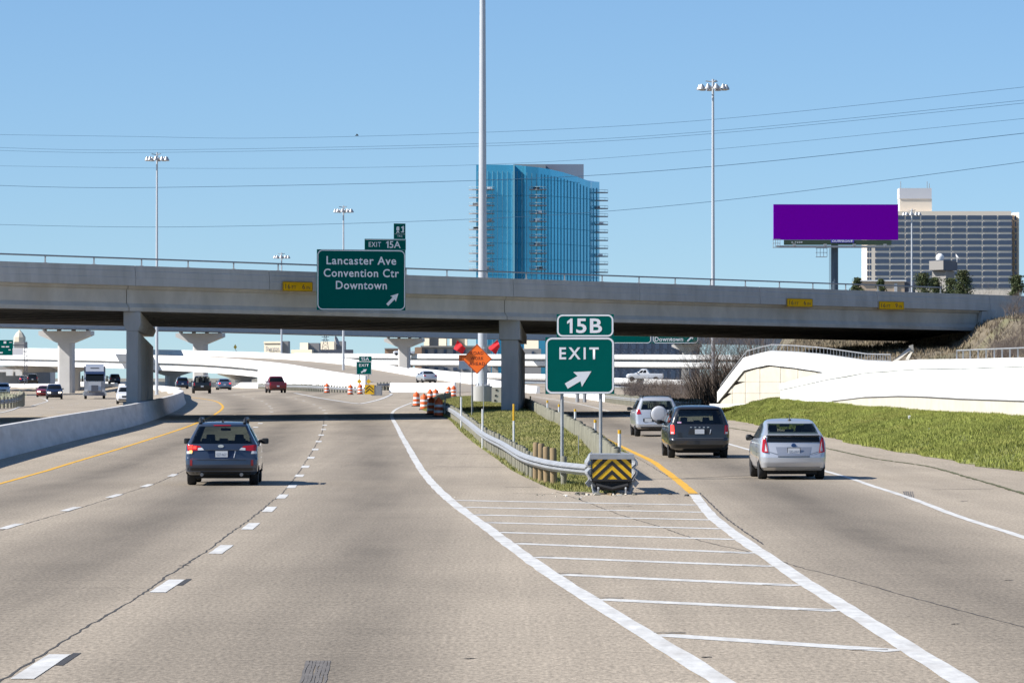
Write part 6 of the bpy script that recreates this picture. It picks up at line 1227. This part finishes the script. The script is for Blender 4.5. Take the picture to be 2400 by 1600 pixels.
for sg in (-1, 1):
    mb = MB(); mb.loft([[(sg * x, y, z) for x, z in ((.8, .6), (1.22, .6), (1.22, 1.15), (.95, 1.3), (.8, 1.3))] for y in (4.9, 6.25)]); mb.build('fender', Mt, se, world=False); mb = MB(); mb.box((sg * 1.0, 6.28, .98), (.3, .06, .24)); mb.build('headlight', M_clr, se, world=False)
    mb = MB(); mb.box((sg * 1.42, 4.2, 2.35), (.18, .12, .7)); mb.bar((sg * 1.2, 4.1, 2.6), (sg * 1.42, 4.2, 2.6), .04); mb.build('mirror', M_trim, se, world=False); mb = MB(); mb.tube([(sg * 1.1, 2.6, .6), (sg * 1.1, 4.2, .6)], .3, 10); mb.build('fuel_tank', M_chrome, se, world=False)
    mb = MB(); mb.add([(sg * 1.205, y, z) for y, z in ((2.9, 2.1), (4.1, 2.1), (3.65, 2.85), (2.9, 2.85))], [(0, 1, 2, 3)]); mb.build('side_window', M_glass, se, world=False, fix=False)
wheels(se, (5.5, .2, -1.1), 1.22, .5, .3)
mb = MB(); mb.box((0, -6.5, 2.4), (2.5, 11, 2.8)); mb.build('trailer', M_gtd, se, world=False)
# vehicles up on the structures
simple('suv', 'suv', W(270, 899.5, 690), 10, MATS['navy_paint'], 'dark SUV heading away behind the semi truck', cat='suv', head=False)
simple('car', 'sed', W(57, 899, 700), 8, MATS['navy_paint'], 'dark sedan with red tail light beside the truss post at far left', lit=True, head=False)
simple('suv', 'suv', W(76, 899, 690), 6, MATS['black_paint'], 'black SUV beside the truss post at far left', cat='suv', head=False)
simple('pickup_truck', 'pku', W(1555, 893.5, 602), 88, MATS['white_paint'], 'white pickup driving along the lowest parapet', cat='pickup', head=False)
simple('pickup_truck', 'pku', W(972, 833, 1034), 90, MATS['white_paint'], 'tiny white pickup on the upper viaduct beside the slim pier', cat='pickup', head=False)
simple('car', 'sed', W(1460, 947, 330), 4, MATS['charcoal_paint'], 'dark car far ahead on the ramp hidden behind the silver SUV', head=False) if False else None
# ================================================================== TREES AND SCRUB
def bare_mesh(seed, h, depth=5, spread=.55, r0=.09, multi=1):
    rnd = random.Random(seed); mb = MB(); tk = MB()
    def grow(p, d, L, r, k):
        segs = 2 if k > 2 else 1; q = p
        for s in range(segs):
            n = q + d * (L / segs) + Vector((rnd.uniform(-1, 1), rnd.uniform(-1, 1), rnd.uniform(-.4, .6))) * L * .07
            (tk if k == depth else mb).tube([q, n], [r, r * .82], 4 if k > 2 else 3, cap=False); q = n; r *= .82
        if k == 0: return
        for _ in range(rnd.choice((2, 3, 3)) if k > 1 else rnd.choice((3, 4, 5))):
            a = Vector((rnd.uniform(-1, 1), rnd.uniform(-1, 1), rnd.uniform(-.25, .9))).normalized(); nd = (d * (1 - spread) + a * spread + Vector((0, 0, .12))).normalized(); grow(q, nd, L * rnd.uniform(.6, .82), r * .68, k - 1)
    for m_ in range(multi): d = Vector((rnd.uniform(-.3, .3) * (multi > 1) * 2, rnd.uniform(-.3, .3), 1)).normalized(); grow(Vector((rnd.uniform(-.3, .3), rnd.uniform(-.3, .3), -.1)) if multi > 1 else Vector((0, 0, -.2)), d, h * .30, r0, depth)
    a, b = tk.mesh('trunk', fix=False), mb.mesh('crown', fix=False); a.materials.append(M_twig); b.materials.append(M_twig); return a, b
BT = [bare_mesh(s, 5.5, 6, .58, .06) for s in (1, 2, 3)]; BS = [bare_mesh(s, 2.4, 4, .6, .035, 5) for s in (11, 12, 13)]
def plant(name, meshes, p, sc, label, cat, group):
    t = thing(name, label, cat, p, random.uniform(0, 6), group); t.scale = (sc, sc, sc * random.uniform(.9, 1.15)); a, b = meshes; link('trunk', a, None, t); link('crown', b, None, t); return t
tl_ = [(1648, 262, 1.1), (1660, 285, 1.25), (1672, 300, 1.2), (1682, 262, 1.2), (1694, 290, 1.3), (1706, 268, 1.15), (1718, 300, 1.25), (1730, 275, 1.1), (1744, 310, 1.2), (1760, 285, 1.0), (1775, 320, 1.1), (1640, 310, 1.0), (1700, 330, 1.4), (1668, 335, 1.3), (1655, 250, .9), (1667, 270, 1.0), (1690, 255, .95), (1712, 312, 1.2), (1725, 250, .8), (1738, 330, 1.2), (1685, 345, 1.3), (1652, 330, 1.1)]
desc = ['grey brown bare tree in the thicket left of the white coping', 'tallest bare tree in the thicket under the overpass']
for i, (px, Y, s) in enumerate(tl_):
    X = (px - 1200) / F * Y; z = hillz(X, Y) if X > wallX(Y) + .4 else g(X, Y); plant('bare_tree', BT[i % 3], (X, Y, z - .1), s, 'leafless tree in the brown thicket between ramp and white wall', 'tree', 'bare trees in the thicket')
for i in range(46):
    px = 1470 + i * 4.1 + random.uniform(-3, 3); Y = random.uniform(262, 350); X = (px - 1200) / F * Y; X = max(X, 8.9 + (Y - 262) * -.006 + random.uniform(0, .5)); z = hillz(X, Y) if X > wallX(Y) + .4 else g(X, Y)
    plant('bare_shrub', BS[i % 3], (X, Y, z - .05), random.uniform(.75, 1.15), 'low leafless shrub in the scrub beyond the guardrail', 'shrub', 'scrub beyond the guardrail')
for i in range(40):
    px, py = random.uniform(2325, 2450), 0; Y = random.uniform(205, 242); X = (px - 1200) / F * Y; plant('bare_shrub', BS[i % 3], (X, Y, hillz(X, Y) - .1), random.uniform(.5, .85), 'dry brown shrub on the slope right of the abutment', 'shrub', 'dry brush by the abutment')
TH = np.zeros((24, 20, 3))
for i in range(24):
    for j in range(20):
        px = 1632 + i * 7.2; Y = 244 + j * 5.5; X = (px - 1200) / F * Y; TH[i, j] = (X, Y, hillz(X, Y) if X > wallX(Y) + .4 else g(X, Y))
o = blades('undergrowth', TH, 5200, 3.4, .022, mat('brown_brush', (.15, .115, .09), .95, .3, 2), 'dense brown leafless undergrowth filling the thicket'); o['category'] = 'undergrowth'
SB = np.zeros((24, 8, 3))
for i in range(24):
    for j in range(8):
        px = 1478 + i * 7.0; Y = 262 + j * 11; X = max((px - 1200) / F * Y, 9.0 + .02 * (300 - Y)); SB[i, j] = (X, Y, g(X, Y))
o = blades('undergrowth', SB, 3800, 1.15, .02, MATS['brown_brush'], 'low grey brown brush beyond the ramp guardrail'); o['category'] = 'undergrowth'
HS = np.zeros((40, 24, 3))
for i in range(40):
    for j in range(24): Y = 150 + i * 5.2; X = wallX(Y) + .6 + j * .95; HS[i, j] = (X, Y, hillz(X, Y))
blades('grass', HS, 60000, .30, .04, mat('straw_grass', (.22, .175, .115), .95, .4, 1.0, stain=(.3, (.15, .145, .07), .7)), 'dry straw grass over the hillside behind the walls')
M_leaf = mat('dark_evergreen_leaf', (.055, .075, .025), .8, .5, 1.2, stain=(.8, (.12, .115, .04), .8)); M_bark = mat('bark', (.10, .075, .055), .95, .3, 4)
def evergreen(px, ytop, Y, w, label, h, seed, shape=1.0):
    rnd = np.random.default_rng(seed); p = W(px, ytop, Y); base = Vector((p.x, Y, p.z - h)); t = thing('evergreen_tree', label, 'tree', base, 0, 'evergreens behind the overpass')
    mb = MB(); mb.tube([(0, 0, -1), (0.05, 0, h * .5), (0, 0, h * .95)], [.16, .1, .02], 7)
    cl = []
    for k in range(46):
        z = rnd.random() ** .8 * h * .95 + h * .06; rad = w / 2 * (1 - (z / h) ** 1.3 * .9) * (.45 + .65 * rnd.random()); a = rnd.random() * 6.283; q = Vector((math.cos(a) * rad, math.sin(a) * rad, z)); cl.append(q); mb.tube([(0, 0, z * .8), q], [.05, .015], 4, cap=False)
    mb.build('trunk', M_bark, t, world=False); n = 46 * 110; C = np.repeat(np.array([tuple(q) for q in cl]), 110, 0); C = C + rnd.normal(0, 1, (n, 3)) * np.array([.33, .33, .26]) * (w / 4)
    C = C[C[:, 2] < h]; n = len(C); d1 = rnd.normal(0, 1, (n, 3)); d1 /= np.linalg.norm(d1, axis=1)[:, None]; d2 = np.cross(d1, rnd.normal(0, 1, (n, 3))); d2 /= np.linalg.norm(d2, axis=1)[:, None]; s = (rnd.random((n, 1)) * .07 + .05)
    V = np.stack([C - d1 * s, C + d2 * s * .6, C + d1 * s * 1.5, C - d2 * s * .6], 1).reshape(-1, 3); me = npmesh('crown', V, np.arange(4 * n).reshape(-1, 4), M_leaf); me.parent = t; return t
evergreen(2165, 640, 420, 3.6, 'dark evergreen left of the grey tower', 6, 1); evergreen(2192, 650, 425, 2.8, 'shorter evergreen just under the grey tower', 5, 2); evergreen(2258, 634, 415, 3.2, 'tallest evergreen right of the grey tower', 6.5, 3); evergreen(2228, 652, 418, 3.0, 'broad evergreen between grey tower and tallest one', 5, 7); evergreen(2008, 651, 440, 2.0, 'small evergreen top just right of the billboard column', 4, 4); evergreen(2064, 654, 440, 1.6, 'small pointed evergreen before the peach building', 4, 5); evergreen(2383, 645, 380, 2.6, 'evergreen at the right picture edge above the parapet', 6, 6)
for px, py, Y, s in ((2300, 660, 410, .9), (2345, 670, 400, .8), (2395, 690, 330, .9)): X = (px - 1200) / F * Y; z = hillz(X, Y); plant('bare_tree', BT[int(px) % 3], (X, Y, W(px, py, Y).z - 4.6 * s), s, {2300: 'leafless tree right of the tallest evergreen', 2345: 'leafless tree over the end of the overpass rail', 2395: 'leafless tree leaning in at the right picture edge'}[px], 'tree', 'bare trees behind the overpass')
# litter on the bank
for px, py, s, lab in ((2158, 1029, .11, 'white paper cup lying in the grass bank'), (1988, 1010, .07, 'white scrap of litter near the shoulder edge'), (2131, 977, .05, 'tiny white scrap high on the grass bank'), (2177, 1007, .05, 'tiny white scrap above the paper cup')):
    Y = float(np.interp(px, [1900, 2400], [170, 125])); p = W(px, py, Y); mb = MB(); mb.lathe([(s * .7, -s), (s, s), (s * .9, s), (s * .6, -s * .8)], 10, Matrix.Rotation(.4, 4, 'X'), cap=False); o = mb.build('litter_cup' if s > .1 else 'litter_scrap', M_white); o.location = p; tag(o, lab, 'litter')
# utility poles beyond the scrub
for px, yt, Y, lab in ((1646, 872, 300, 'dark utility post left of the thicket'), (1633, 890, 310, 'short dark utility post in the scrub'), (1598, 892, 330, 'thin dark post in the middle of the scrub')):
    p = W(px, yt, Y); mb = MB(); mb.tube([(p.x, Y, g(p.x, Y) - .1), (p.x, Y, p.z)], .06, 6); tag(mb.build('utility_post', M_gtd), lab, 'post', 'dark posts beyond the scrub')

bd_ = thing('bird', 'tiny dark bird flying high above the left lanes', 'bird', W(837, 318, 300)); mb = MB(); mb.tube([(-.16, 0, 0), (0, 0, .02), (.12, 0, .01)], [.02, .05, .02], 6); mb.build('body', M_trim, bd_, world=False)
for sg in (-1, 1): mb = MB(); mb.add([(-.05, 0, .02), (.08, 0, .02), (.02, sg * .22, .12), (-.06, sg * .25, .1)], [(0, 1, 2, 3)]); mb.build('wing', M_trim, bd_, world=False, fix=False)
